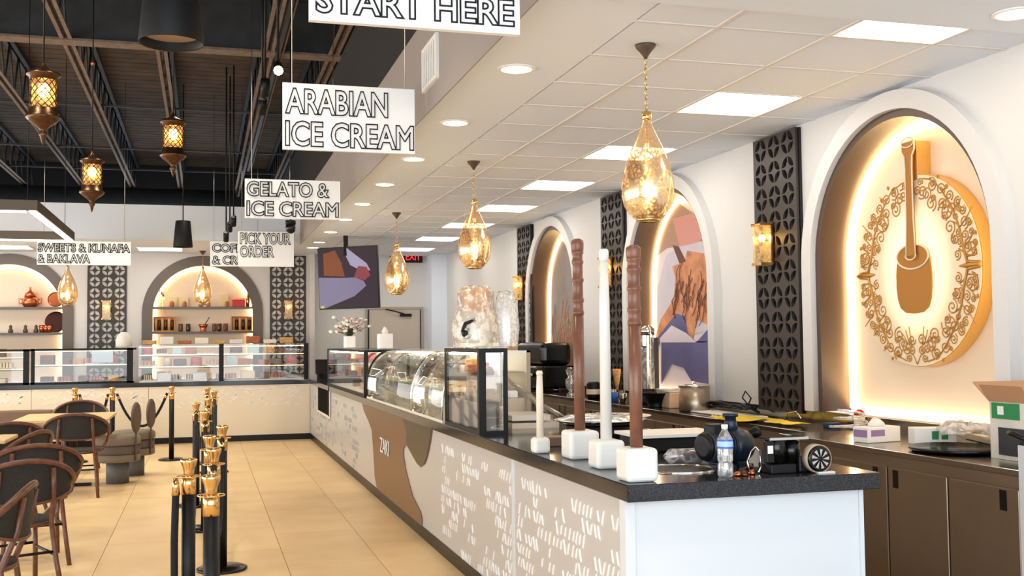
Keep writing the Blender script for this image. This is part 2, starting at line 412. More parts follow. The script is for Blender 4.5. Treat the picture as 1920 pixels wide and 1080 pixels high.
# ================================================================ NICHES, LATTICES, SCONCES
def niche(kind, c, label, back_mat):
    side = kind == 'side'
    r = RN if side else .83; zb = 1.0 if side else .93; dep = .21
    if side: base = (XW, c, 0); fa = lambda n: frame((n, 0, 0), (0, 1, 0), (0, 0, 1), (1, 0, 0))
    else: base = (c, YB, 0); fa = lambda n: frame((0, n, 0), (1, 0, 0), (0, 0, 1), (0, 1, 0))
    t = thing('arched_niche', label, 'niche', base)
    plate('back_panel', [arch(0, 2.0, r+.03, zb)], .02, fa(dep+.01), back_mat, t)
    # reveal
    def ringprism(name, r0, r1, d0, d1, m_, zb_=zb):
        plate(name, [arch(0, 2.0, r1, zb_, 36)+arch(0, 2.0, r0, zb_, 36)[::-1]], d1-d0, fa((d0+d1)/2), m_, t)
    fr = BRONZE if side else GREYFR
    ringprism('reveal', r-.03, r+.015, .0, dep, fr)
    if side:
        ringprism('frame_band', r-.035, r+.012, -.03, .0, fr)
        ringprism('white_surround', r+.012, r+.125, -.07, .0, WALL)
    else:
        ringprism('frame_band', r-.03, r+.135, -.03, .0, fr)
    # LED line at the back corner
    pts = arch(0, 2.0, r-.05, zb+.02, 30)
    pts3 = [fa(dep-.02)@Vector((a, b, 0)) for a, b in pts]
    MB().tube(pts3, .015, 6).build('led_strip', LED, t, 'glowing warm light strip')
    if side: MB().tube([fa(dep-.02)@Vector((a, zb+.012, 0)) for a in (-r+.05, r-.05)], .008, 6).build('led_strip', LED, t, 'glowing warm light strip')
    return t
CREAMB = mat('niche_cream', (232, 214, 192), .7)
n1 = niche('side', arch_c[0], 'arched wall niche with golden mortar disc sign above steel counter', CREAMB)
n2 = niche('side', arch_c[1], 'arched wall niche with orange and blue mural, middle of right wall', CREAMB)
n3 = niche('side', arch_c[2], 'arched wall niche with brown twig mural, farthest on right wall', CREAMB)
b1 = niche('back', 0, 'arched niche with two grey shelves in back wall, under the hanging signs', CREAMB)
b2 = niche('back', -2.97, 'arched niche with copper pots in back wall at left edge', CREAMB)
# murals (flat prints on the panel)
def flat(name, poly, x, m_, parent, c, n=0, label=None):
    return plate(name, [poly], .003, frame((x-XW-n, 0, 0), (0, 1, 0), (0, 0, 1), (1, 0, 0)), m_, parent, label)
def mural_polys(parent, c, X, items):
    for k, (nm, pix, m_) in enumerate(items):
        poly = []
        for u, v in pix:
            q = P(u, v, 0, X); yy, zz = q.y-c, q.z; rr = RN-.045
            zz = max(zz, 1.005)
            if zz > 2:
                d = math.hypot(yy, zz-2)
                if d > rr: yy, zz = yy*rr/d, 2+(zz-2)*rr/d
            else: yy = max(-rr, min(rr, yy))
            poly.append((yy, zz))
        flat(nm, poly, X, m_, parent, c, .002*k)
MX2 = 4.05+.205
o_pink = mat('mural_pink', (214, 150, 140), .6); o_tan = mat('mural_tan', (176, 140, 122), .6); o_wht = mat('mural_lilac_white', (206, 200, 210), .6, var=.06, vscale=3)
o_or = mat('mural_orange', (206, 140, 100), .6, var=.3, vscale=9); o_blue = mat('mural_blue', (98, 98, 142), .6, var=.15, vscale=4); o_lt = mat('mural_light', (222, 212, 222), .6)
o_brk = mat('mural_brown', (112, 70, 60), .6)
mural_polys(n2, arch_c[1], MX2-.004, [
 ('mural_ground', [(1228, 800), (1228, 480), (1240, 420), (1285, 380), (1320, 440), (1332, 520), (1332, 800)], o_lt),
 ('mural_shape', [(1228, 480), (1236, 420), (1270, 375), (1300, 400), (1318, 452), (1250, 466)], o_tan),
 ('mural_shape', [(1262, 410), (1300, 400), (1318, 440), (1312, 455), (1275, 462)], o_pink),
 ('mural_shape', [(1232, 640), (1234, 540), (1250, 480), (1270, 465), (1318, 452), (1332, 520), (1332, 620)], o_wht),
 ('mural_shape', [(1225, 640), (1240, 600), (1265, 560), (1268, 520), (1262, 500), (1285, 490), (1290, 470), (1322, 475), (1332, 540), (1330, 610), (1310, 600), (1300, 636), (1290, 640), (1285, 590), (1270, 588), (1245, 620)], o_or),
 ('mural_shape', [(1263, 460), (1274, 462), (1288, 490), (1276, 494)], o_brk),
 ('mural_shape', [(1225, 670), (1226, 640), (1245, 620), (1270, 588), (1285, 592), (1292, 625), (1305, 645), (1332, 615), (1332, 640), (1240, 640)], o_blue),
 ('mural_shape', [(1240, 634), (1262, 610), (1290, 625), (1308, 642), (1240, 642)], o_lt),
 ('mural_shape', [(1243, 720), (1243, 642), (1332, 642), (1332, 720), (1300, 715), (1285, 690), (1262, 682)], o_blue),
])
vein = MB(); q = random.Random(3)
for k in range(26):
    u, v = q.uniform(1266, 1326), q.uniform(490, 560); pts = []
    for i in range(5):
        p_ = P(u+q.uniform(-3, 3), v, 0, MX2-.024); pts.append((p_.x-XW, p_.y-arch_c[1], p_.z)); v += q.uniform(8, 18); u += q.uniform(-5, 2)
        if u < 1236 or u > 1328: break
    if len(pts) > 1: vein.tube(pts, .004, 4)
vein.build('mural_line', o_brk, n2, kind='stuff')
mural_polys(n3, arch_c[2], MX2-.004, [('mural_ground', [(1030, 700), (1035, 500), (1050, 430), (1066, 470), (1080, 560), (1080, 700)], mat('mural_grey', (150, 140, 136), .6, var=.15, vscale=3))])
tw = MB(); q = random.Random(5)
for k in range(60):
    y = q.uniform(-.8, .7); z0 = 1.02; pts = []; h = q.uniform(.6, 1.0); x = .196
    for i in range(5): pts.append((x-.0, y+q.uniform(-.05, .05)*i*.5, z0+h*i/4))
    tw.tube(pts, [.012, .01, .008, .006, .004], 4)
tw.build('mural_twig', mat('mural_twig', (176, 128, 100), .7, var=.4, vscale=10), n3, kind='stuff')

def petals(cx, cz, r):
    out = []
    for qd in range(4):
        a0, a1 = qd*PI/2+R(4), (qd+1)*PI/2-R(4); A = Vector((math.cos(a0)*r, math.sin(a0)*r)); B = Vector((math.cos(a1)*r, math.sin(a1)*r))
        up_ = []; n = 4
        for i in range(n+1):
            a = a0+(a1-a0)*i/n; up_.append(Vector((math.cos(a)*r, math.sin(a)*r)))
        mid = (A+B)/2; nrm = mid.normalized(); lo_ = [p_-nrm*(2.6*((p_-A).dot(nrm))) for p_ in up_[1:-1]][::-1]
        out.append([(cx+p_.x, cz+p_.y) for p_ in up_+lo_])
    return out
lat_loops = [[(-.3, .97), (.3, .97), (.3, 2.985), (-.3, 2.985)]]
for rrow in range(11):
    for c in range(3): lat_loops += petals((c-1)*.19, 1.06+rrow*.1835, .081)
def lattice(kind, c, label):
    side = kind == 'side'
    t = thing('lattice_panel', label, 'wall panel', (XW, c, 0) if side else (c, YB, 0))
    Mf = (lambda n: frame((n, 0, 0), (0, 1, 0), (0, 0, 1), (1, 0, 0))) if side else (lambda n: frame((0, n, 0), (1, 0, 0), (0, 0, 1), (0, 1, 0)))
    plate('pierced_plate', lat_loops, .018 if side else .006, Mf(-.04 if side else -.012), LATT, t)
    if side: plate('backing', [lat_loops[0]], .02, Mf(-.011), LATTB, t)
    else:
        for s in (-1, 1): plate('spacer', [[(s*.29-.008, 1.0), (s*.29+.008, 1.0), (s*.29+.008, 2.95), (s*.29-.008, 2.95)]], .008, Mf(-.005), LATTB, t)
    return t
lattice('side', 6.93, 'dark pierced lattice panel right of the mural arch, nearest on right wall')
lattice('side', 10.18, 'dark pierced lattice panel on right wall behind the brown stick')
lattice('side', 13.3, 'narrow-looking dark lattice panel farthest along the right wall')
lattice('back', -1.5, 'dark lattice panel between the two back wall arches')
lattice('back', 1.38, 'dark lattice panel on back wall left of the television')
def sconce(kind, x, y, z, label):
    t = thing('wall_sconce', label, 'wall lamp', (x, y, z), R(0) if kind == 'side' else R(90), None)
    MB().box(-.012, 0, -.05, .05, -.17, .15).build('backplate', BRASS, t)
    MB().tube([(0, 0, .02), (-.05, 0, .02)], .012).build('arm', GOLD, t)
    for s in (-1, 1): MB().box(-.12, -.02, s*.065-.006, s*.065+.006, .12, .14).box(-.12, -.02, s*.065-.006, s*.065+.006, -.17, -.15).build('rail', GOLD, t)
    MB().box(-.11, -.03, -.06, .06, -.17, .135).build('glass_shade', AMBER, t)
    MB().sphere(.026, (-.07, 0, .03)).build('bulb', BULB, t)
    return t
sconce('side', XW-.05, 7.0, 2.2, 'brass and amber glass wall lamp on the nearest lattice panel')
sconce('side', XW-.05, 10.2, 2.2, 'brass wall lamp on the lattice panel behind the white stick')
sconce('side', XW-.05, 13.35, 2.2, 'brass wall lamp on farthest lattice panel of right wall')
def sconce_b(x, label):
    t = sconce('back', x, YB-.05, 2.08, label); return t
sconce_b(-1.5, 'brass wall lamp on lattice panel between the back arches')
sconce_b(1.38, 'brass wall lamp on lattice panel left of the television')

# ---------------- mortar disc sign
ds = thing('disc_sign', 'round lit golden sign of a mortar and long pestle in the arch', 'sign', (XW+.21, arch_c[0], 1.9))
def disc_face(nt, b, L):
    tc = nt.nodes.new('ShaderNodeTexCoord'); ln = nt.nodes.new('ShaderNodeVectorMath'); ln.operation = 'LENGTH'
    mp = nt.nodes.new('ShaderNodeMapping'); mp.inputs['Scale'].default_value = (0, 1.25, 1); L(tc.outputs['Object'], mp.inputs[0]); L(mp.outputs[0], ln.inputs[0])
    r = nt.nodes.new('ShaderNodeValToRGB'); L(ln.outputs['Value'], r.inputs[0])
    r.color_ramp.elements[0].position = .18; r.color_ramp.elements[0].color = (1, .70, .22, 1)
    r.color_ramp.elements[1].position = .44; r.color_ramp.elements[1].color = (.62, .46, .26, 1)
    e = r.color_ramp.elements.new(.32); e.color = (1, .80, .40, 1)
    st = nt.nodes.new('ShaderNodeMapRange'); st.inputs[1].default_value = .2; st.inputs[2].default_value = .45; st.inputs[3].default_value = 1.15; st.inputs[4].default_value = .12; L(ln.outputs['Value'], st.inputs[0])
    b.inputs['Base Color'].default_value = (*lin((226, 206, 176)), 1); L(r.outputs[0], b.inputs['Emission Color']); L(st.outputs[0], b.inputs['Emission Strength'])
DISCF = node_mat('lit_disc_face', disc_face)
DGOLD = mat('disc_gold', (206, 162, 88), .35, metal=.5)
SCROLL = mat('scroll_bronze', (190, 138, 62), .4, metal=.3)
MORT = mat('mortar_brown', (170, 112, 34), .4, metal=.3)
RD = .585
MDx = lambda n: frame((n, 0, 0), (0, -1, 0), (0, 0, 1), (-1, 0, 0))    # a runs toward the camera's right
circ = [(RD*math.cos(2*PI*k/64), RD*math.sin(2*PI*k/64)) for k in range(64)]
plate('rim', [circ], .088, MDx(-.046), DGOLD, ds)
plate('lit_face', [[(x*.992, y*.992) for x, y in circ]], .006, MDx(-.094), DISCF, ds)
sc = MB()
def sline(pts, w):
    sc.tube([MDx(-.099)@Vector((a, b, 0)) for a, b in pts], w, 4)
def spiral(cx, cz, r, turns, a0, d, w=.0045):
    pts = []; r = min(r, max(.012, .577-math.hypot(cx, cz)))
    n = int(14*turns)
    for i in range(n+1):
        t = i/n; rr = r*(1-t*.86); a = a0+d*t*turns*2*PI; pts.append((cx+rr*math.cos(a), cz+rr*math.sin(a)))
    sline(pts, w)
def clampd(pts): return [p_ for p_ in pts if math.hypot(*p_) < RD-.01]
def sym(f):
    for s in (-1, 1): f(s)
def tree(s):
    # main limbs from the side trunk
    T = (s*.575, 0)
    for v in (-1, 1):
        sline([(s*.57, .01*v), (s*.47, .02*v), (s*.44, .1*v), (s*.41, .22*v), (s*.36, .33*v), (s*.27, .45*v), (s*.2, .52*v)], [.011, .012, .010, .008, .007, .006, .004])
        for (x, z, r, a, d) in [(.50, .10, .06, 1.5, 1), (.49, .25, .06, 0, -1), (.40, .37, .055, 1, 1), (.30, .33, .07, 3, -1), (.31, .47, .045, 0, 1), (.18, .50, .05, 2, -1), (.09, .47, .045, 4, 1), (.17, .39, .05, 5, 1), (.37, .16, .035, 2, 1), (.545, .18, .025, 2, 1), (.44, .32, .03, 1, -1), (.24, .54, .025, 0, 1)]:
            spiral(s*x, z*v, r, 1.7, a*s, d*s*v)
        for (x0, z0, x1, z1) in [(.44, .1, .53, .19), (.41, .22, .52, .33), (.36, .33, .43, .39), (.36, .33, .26, .38), (.27, .45, .33, .49), (.2, .52, .1, .55), (.41, .22, .36, .26), (.46, .05, .55, .06), (.45, .06, .40, .10)]:
            sline([(s*x0, z0*v), (s*(x0+x1)/2+.01, v*(z0+z1)/2), (s*x1, v*z1)], .0045)
    sline([(s*.58, 0), (s*.46, 0), (s*.40, 0)], [.018, .016, .004])
    for k in range(5): sline([(s*(.05+.02*k), -.46+.01*k), (s*(.06+.03*k), -.40), (s*(.07+.035*k), -.34-.02*k)], .0035)
    spiral(s*.045, -.42, .035, 1.5, 0, s); sline([(0, -.57), (s*.03, -.52), (s*.1, -.47)], .004)
sym(tree)
q = random.Random(12); placed = []
for k in range(3000):
    a, rr, sr = q.uniform(.12, PI/2-.06), q.uniform(.33, .56), q.uniform(.022, .05)
    if rr+sr > .572: continue
    x, z = rr*math.cos(a), rr*math.sin(a)
    if (x/.33)**2+(z/.40)**2 < 1.25: continue
    if any(math.hypot(x-X, z-Z) < (sr+S)*.95 for X, Z, S in placed): continue
    placed.append((x, z, sr))
for x, z, sr in placed:
    a0 = math.atan2(-z, -x)+1.2
    for sx_ in (-1, 1):
        for sz_ in (-1, 1):
            aa = a0 if sx_*sz_ > 0 else -a0
            spiral(sx_*x, sz_*z, sr, 1.6, math.atan2(math.sin(a0)*sz_, math.cos(a0)*sx_), sx_*sz_, .0042)
sc.build('scrollwork', SCROLL, ds, kind='stuff')
def pin(poly, n0, n1, nm, m_): return plate(nm, [poly], n1-n0, MDx(-(n0+n1)/2), m_, ds)
mortar = [(-.155, .05)]+[(-.155+.02*math.sin(PI*i/8)*-1, .05-.33*i/8) for i in range(1, 8)]+[(-.13+.13*(1-math.cos(PI*i/10))*1.0, -.28-.09*math.sin(PI*i/10)) for i in range(11)]
mortar = [(-.15, .08), (-.165, -.02), (-.165, -.10), (-.155, -.17), (-.13, -.225), (-.08, -.255), (0, -.262), (.08, -.255), (.13, -.225), (.155, -.17), (.165, -.10), (.165, -.02), (.15, .08)]+[(.15*math.cos(PI*i/12), .08+.0+.085*math.sin(PI*i/12)) for i in range(1, 12)]
pin(mortar, .1, .112, 'mortar', MORT)
el = [(.15*math.cos(2*PI*k/30), .085+.075*math.sin(2*PI*k/30)) for k in range(30)]
MB().tube([MDx(-.114)@Vector((a, b, 0)) for a, b in el], .006, 5, closed=True).build('rim_line', CREAMB, ds)
pest = [(-.045, .09), (-.035, .3), (-.032, .62), (-.036, .70), (-.06, .735), (-.06, .79), (.06, .79), (.06, .735), (.036, .70), (.032, .62), (.035, .3), (.045, .09)]
pin(pest, .112, .122, 'pestle', MORT)
MB().tube([MDx(-.124)@Vector((a, b, 0)) for a, b in pest], .005, 5).build('pestle_line', CREAMB, ds)
MB().tube([MDx(-.126)@Vector((.06*math.cos(2*PI*k/20), .785+.03*math.sin(2*PI*k/20), 0)) for k in range(20)], .005, 5, closed=True).build('rim_line', CREAMB, ds)
MB().tube([MDx(-.126)@Vector((.05*math.cos(PI+PI*k/10), .095-.03*math.sin(PI*k/10), 0)) for k in range(11)], .005, 5).build('rim_line', CREAMB, ds)
MB().box(-.1, 0, -.05, .05, .55, .79).build('pestle_backing', DGOLD, ds)

# ================================================================ CEILING LIGHTS
k = 0
names = ['nearest', 'second', 'third', 'fourth', 'fifth', 'sixth', 'seventh', 'eighth']
for (x, y) in sorted(lights_at, key=lambda q: q[1]):
    t = thing('ceiling_panel_light', 'square white flat ceiling panel light, %s in the right hand row' % names[k], 'ceiling light', (x, y, ZC), 0, 'square panel lights in the tiled ceiling'); k += 1
    MB().box(.012, .6, .012, .6, .004, .03).build('frame', WHITE, t)
    MB().box(.035, .575, .03, .58, -.004, .006).build('diffuser', PANELM, t)
def downlight(x, y, label, z=ZC):
    t = thing('recessed_downlight', label, 'ceiling light', (x, y, z), 0, 'round downlights')
    MB().lathe([(.105, .0), (.105, -.006), (.085, -.008), (.085, 0)], n=24).build('trim_ring', WHITE, t)
    MB().cyl(.083, -.006, .0, n=20).build('lens', DOWNM, t); return t
dl = [1.1, 2.6, 4.1, 5.6, 7.1, 8.6, 10.05, 11.53, 13.03, 14.55, 16.05, 17.0]
for k, y in enumerate(dl):
    lab = 'round downlight over the long counter, ' + (['out of frame overhead, farther back', 'out of frame overhead, middle', 'just above the frame over START sign'][k] if k < 3 else ['nearest in view', 'second in view', 'third in view', 'fourth in view', 'fifth in view', 'sixth in view', 'seventh in view', 'eighth in view', 'farthest in view'][k-3])
    if k < 2: continue
    downlight(1.655, y, lab, ZC-.031 if y < 4.26 else ZC)
downlight(3.56, 3.99, 'round downlight in the top right corner of the ceiling', ZC-.031)
for k, (x0, x1) in enumerate([(-1.0, -.3), (-3.6, -2.5)]):
    t = thing('ceiling_panel_light', ['flat panel light behind bulkhead beside the small black pendant', 'flat panel light behind bulkhead above the copper pot arch'][k], 'ceiling light', (x0, 17.3, ZC))
    MB().box(0, x1-x0, 0, .55, -.012, 0).build('frame', WHITE, t); MB().box(.03, x1-x0-.03, .03, .52, -.016, -.006).build('diffuser', PANELM, t)

# ---------------- drop pendants
def drop_prof(s=1.0):
    pr = [(.016,0),(.022,-.03),(.034,-.07),(.052,-.11),(.074,-.155),(.095,-.20),(.113,-.25),(.128,-.30),(.138,-.35),(.143,-.40),(.141,-.45),(.130,-.50),(.108,-.54),(.08,-.568),(.06,-.578)]
    return [(r*s, z*s) for r, z in pr]
def drop(x, y, zt, zg, s, label):
    """zt ceiling height, zg top of the glass"""
    t = thing('drop_pendant', label, 'pendant lamp', (x, y, zt), 0, None)
    MB().lathe([(.055, 0), (.05, -.012), (.03, -.035), (.012, -.06), (.008, -.07)], n=18).build('canopy', BRONZE, t)
    mb = MB(); L_ = zt-zg; n = max(4, int(L_/.03)); st = (L_-.07)/n
    for i in range(n):
        z = -.07-st*i; a = (i % 2)*PI/2; dx, dy = math.cos(a)*.007, math.sin(a)*.007
        mb.tube([(-dx, -dy, z), (-dx*1.2, -dy*1.2, z-st*.55), (0, 0, z-st*1.15), (dx*1.2, dy*1.2, z-st*.55), (dx, dy, z)], .0022, 4, closed=True)
    mb.build('chain', GOLD, t)
    zz = -(zt-zg)
    MB().lathe([(.01, zz+.02), (.024, zz+.015), (.026, zz-.02), (.018, zz-.03)], n=14).build('cap', GOLD, t)
    MB().lathe([(r, zz+z) for r, z in drop_prof(s)], n=32, cap=False).build('glass_shade', GOLDGL, t)
    r, z = drop_prof(s)[-1]
    MB().lathe([(r+.003, zz+z+.01), (r+.006, zz+z-.004), (r-.006, zz+z-.008), (r-.006, zz+z+.01), (r+.003, zz+z+.01)], n=24, cap=False).build('bottom_ring', GOLD, t)
    MB().tube([(0, 0, zz-.02), (0, 0, zz-.34*s)], .004).build('stem', GOLD, t)
    MB().sphere(.03*s, (0, 0, zz-.42*s)).build('bulb', BULBC, t); MB().sphere(.012*s, (0, 0, zz-.22*s)).build('bulb', BULBC, t)
    return t
def gz(x, y, u, v): # height of pixel v above ground spot x,y
    best = P(u, v, 1, y); return best.z
drop(2.166, 4.997, ZC, gz(2.17, 5.0, 1212, 216), .93, 'large mottled gold glass drop pendant, nearest of the row')
drop(2.17, 8.63, ZC, gz(2.17, 8.63, 889, 378), .96, 'mottled gold glass drop pendant, middle of the row over the long counter')
drop(2.155, 12.27, ZC, gz(2.155, 12.27, 743, 458), 1.0, 'mottled gold glass drop pendant beside the television')
drop(P(380, 500, 1, 17.9).x, 17.9, ZC, gz(0, 17.9, 380, 502), 1.02, 'gold drop pendant in front of the shelved back arch')
drop(P(127, 500, 1, 17.9).x, 17.9, ZC, gz(0, 17.9, 127, 500), 1.04, 'gold drop pendant beside the copper pot arch')

# ---------------- brass lanterns
def lantern(u, vt, vb, D, label):
    """vt, vb photo rows of crown top and finial bottom"""
    y = D; top = P(u, vt, 1, y); bot = P(u, vb, 1, y); H = top.z-bot.z; s = H/.62
    t = thing('pierced_lantern', label, 'lantern', (top.x, y, top.z))
    c = MB().tube([(0, 0, 0), (0, 0, 5.11-top.z)], .005, 5).build('cable', BLACK, t)
    MB().sphere(.02, (0, 0, (4.5-top.z)*.55)).build('cable_ball', COPPER, t)
    pr = [(.004, 0), (.012, -.03), (.03, -.055), (.06, -.075), (.105, -.09), (.118, -.105), (.118, -.115), (.098, -.125), (.095, -.15)]
    MB().lathe([(r*s, z*s) for r, z in pr], n=24).build('crown', BRASS, t)
    pr = [(.09, -.35), (.1, -.36), (.1, -.40), (.118, -.41), (.12, -.425), (.095, -.45), (.055, -.48), (.03, -.50), (.02, -.52), (.034, -.54), (.02, -.56), (.01, -.60), (.003, -.62)]
    MB().lathe([(r*s, z*s) for r, z in pr], n=24).build('base_cup', BRASS, t)
    mb = MB(); n = 12
    for d in (-1, 1):
        for k in range(n):
            mb.tube([(.092*s*math.cos(2*PI*k/n+d*a), .092*s*math.sin(2*PI*k/n+d*a), s*(-.145-.21*a/2.1)) for a in [2.1*i/9 for i in range(10)]], .0038*s, 4)
    mb.build('pierced_body', BRASS, t, kind='stuff')
    MB().lathe([(.08*s, -.145*s), (.08*s, -.352*s)], n=20, cap=False).build('amber_glass', AMBER, t)
    MB().sphere(.042*s, (0, 0, -.22*s), 1.3).build('bulb', BULB, t)
    return t
lantern(82, 113, 272, 6.6, 'glowing pierced brass lantern at upper left, largest of the three')
lantern(325, 208, 332, 8.3, 'glowing pierced brass lantern below the big black pendant')
lantern(173, 282, 398, 9.6, 'glowing pierced brass lantern, smallest and lowest of the three')

# ---------------- black bucket pendants
def bucket(u, vb, D, w_px, h, label):
    b = P(u, vb, 1, D); r = w_px/2007*(D*.96+.28*b.x)/2
    t = thing('bucket_pendant', label, 'pendant lamp', (b.x, D, b.z))
    MB().lathe([(r*.72, h), (r*.76, h*.97), (r, .0), (r*.99, -.004), (r*.96, .0), (r*.9, .03), (r*.3, h*.8)], n=32, cap=False).build('shade', mat('charcoal_shade', (14, 15, 17), .55, spec=.3), t)
    MB().cyl(r*.74, h-.01, h, n=28).build('top_cap', BLACK, t)
    MB().cyl(r*.85, .035, .04, n=28).build('diffuser', mat('beige_diffuser', (150, 122, 104), .7), t)
    MB().tube([(0, 0, h), (0, 0, 5.11-b.z)], .008 if D > 9 else .012, 6).build('cable', BLACK, t)
    return t
bucket(321, 80, 5.0, 120, .37, 'large black bucket shaped pendant hanging at the top')
bucket(343, 463, 15.4, 36, .36, 'small black bucket shaped pendant in front of the back bulkhead')

# ---------------- ring light on the left
q0 = P(70, 395, 2, 2.78); q1 = P(125, 451, 2, 2.78)
t = thing('frame_pendant_light', 'rectangular black frame ceiling light with glowing underside at left edge', 'pendant lamp', (q0.x, q0.y, 2.78))
ly = q1.y-q0.y; lx = -3.0; bw = .09
for nm, bx in (('frame_bar', (-bw, 0, 0, ly)), ('frame_bar', (lx, lx+bw, 0, ly)), ('frame_bar', (lx+bw, -bw, 0, bw)), ('frame_bar', (lx+bw, -bw, ly-bw, ly))):
    fb = MB().box(bx[0], bx[1], bx[2], bx[3], 0, .1).build(nm, GREYDK, t)
    MB().box(bx[0]+.015, bx[1]-.015, bx[2]+.008, bx[3]-.008, -.012, -.001).build('light_strip', LEDW, fb)
for x in (-.1, lx+.1):
    for y in (.1, ly-.1): MB().tube([(x, y, .1), (x, y, 5.115-2.78)], .003, 4).build('wire', BLACK, t)

# ---------------- hanging signs
def sign(lines, pl, pr_, y, tops, label, szs, pad=.02, wires=True):
    """pl = (u,v) bottom-left, pr_ = bottom-right u; tops = v of the top-left"""
    a = P(pl[0], pl[1], 1, y); b = P(pr_[0], pr_[1], 1, y); c = P(pl[0], tops, 1, y); W, H = b.x-a.x, c.z-a.z; z0 = (a.z+b.z)/2
    t = thing('hanging_sign', label, 'sign', (a.x, y, z0))
    MB().box(0, W, 0, .03, 0, H).build('board', BOARD, t)
    for (s, xx, zz, hh, ww) in lines:
        o = text('lettering', s, 1.0, TY(0, 0, 0), BLACK, t, outline=.001, label='outlined capitals')
        xs_ = [v.co.x for v in o.data.vertices]; zs_ = [v.co.z for v in o.data.vertices]
        sx_, sz_ = ww*W/(max(xs_)-min(xs_)), hh*H/(max(zs_)-min(zs_)); x0, zz0 = min(xs_), min(zs_)
        bpy.data.meshes.remove(o.data)
        o = text('lettering', s, sz_, TY(xx*W-x0*sx_, -.003, zz*H-zz0*sz_), BLACK, t, outline=.0043*(szs), sx=sx_/sz_)
    for x in (.07*W, .93*W):
        MB().tube([(x, .015, H), (x, .015, 5.115-z0)], .003, 4).build('wire', CHROME, t)
    return t
sign([('START HERE', .03, .10, .36, .94)], (580, 35), (975, 67), 3.83, -110, 'white hanging sign reading START HERE at the top', .8)
sign([('ARABIAN', .02, .54, .38, .77), ('ICE CREAM', .02, .05, .38, .97)], (530, 280), (778, 288), 6.7, 155, 'white hanging sign reading ARABIAN ICE CREAM', 1)
sign([('GELATO &', .02, .56, .38, .86), ('ICE CREAM', .02, .06, .38, .96)], (459, 408), (638, 413), 9.9, 334, 'white hanging sign reading GELATO & ICE CREAM', 1.1)
sign([('PICK YOUR', .04, .64, .32, .90), ('ORDER', .04, .27, .32, .60)], (446, 499), (551, 501), 15.5, 433, 'white hanging sign reading PICK YOUR ORDER', 1.3)
sign([('COFFEE', .04, .56, .34, .80), ('& CREPES', .04, .08, .34, .92)], (394, 499), (490, 500), 15.85, 452, 'white hanging sign reading COFFEE & CREPES, behind another sign', 1.3)
sign([('SWEETS & KUNAFA', .01, .54, .36, .98), ('& BAKLAVA', .01, .08, .36, .55)], (69, 497), (245, 497), 15.5, 452, 'white hanging sign reading SWEETS & KUNAFA & BAKLAVA at left', 1.3)

# ---------------- track with spotlights on a joist
tr = thing('light_track', 'dark conduit and track running along the joist above the signs', 'track', (.73, 3.8, 4.45))
MB().box(-.02, .02, 0, 15, 0, .04).build('rail', BLACK, tr)
MB().tube([(.05, 0, .03), (.05, 15, .03)], .011, 6).build('conduit', CHORD, tr)
def spot(u, v, y, label, on=False, drop_=.25, hgt=None):
    p_ = P(u, v, 1, y); t = thing('track_spotlight', label, 'spotlight', (p_.x, y, p_.z))
    Mr = Matrix.Rotation(R(-62 if on else 35), 3, 'X')
    MB().cyl(.035, -.06, .07, M=Mr, n=14).build('head', BLACK, t)
    MB().cyl(.03, -.066, -.055, M=Mr, n=14).build('lens', BULBC if on else BLACKG, t)
    MB().tube([(0, 0, .05), (0, 0, 5.11-p_.z)], .01, 6).build('stem', BLACK, t); return t
spot(521, 128, 7.2, 'lit spotlight glowing on the track beside the ARABIAN sign', True)
spot(497, 165, 8.4, 'black track spotlight left of the ARABIAN sign, upper')
spot(492, 200, 8.9, 'black track spotlight left of the ARABIAN sign, lower')
spot(438, 415, 14.2, 'small black spotlight above PICK YOUR ORDER sign, upper right of cluster')
spot(424, 444, 14.3, 'small black spotlight above COFFEE sign, lowest of cluster')
spot(431, 426, 14.8, 'small black spotlight in cluster, leftmost upper one')
pb = P(545, 427, 1, 10.6)
t = thing('dome_camera', 'black round dome hanging under the GELATO sign', 'security camera', (pb.x, 10.6, pb.z))
MB().sphere(.05, (0, 0, 0), 1.2).build('dome', BLACKG, t); MB().cyl(.05, .03, .07).build('housing', BLACK, t); MB().tube([(0, 0, .07), (0, 0, 5.11-pb.z)], .008).build('rod', BLACK, t)
# vent on soffit
t = thing('air_grille', 'white framed air grille on the soffit face', 'vent', (1.378, 6.55, 3.24))
MB().box(-.02, 0, -.22, -.19, -.13, .15).box(-.02, 0, .19, .22, -.13, .15).box(-.02, 0, -.19, .19, -.13, -.105).box(-.02, 0, -.19, .19, .125, .15).build('frame', WHITE, t)
MB().box(-.003, 0, -.19, .19, -.105, .125).build('backing', DARK, t)
for i in range(7): MB().box(-.016, -.004, -.17+.055*i-.012, -.17+.055*i+.012, -.105, .125).build('slat', WHITE, t)

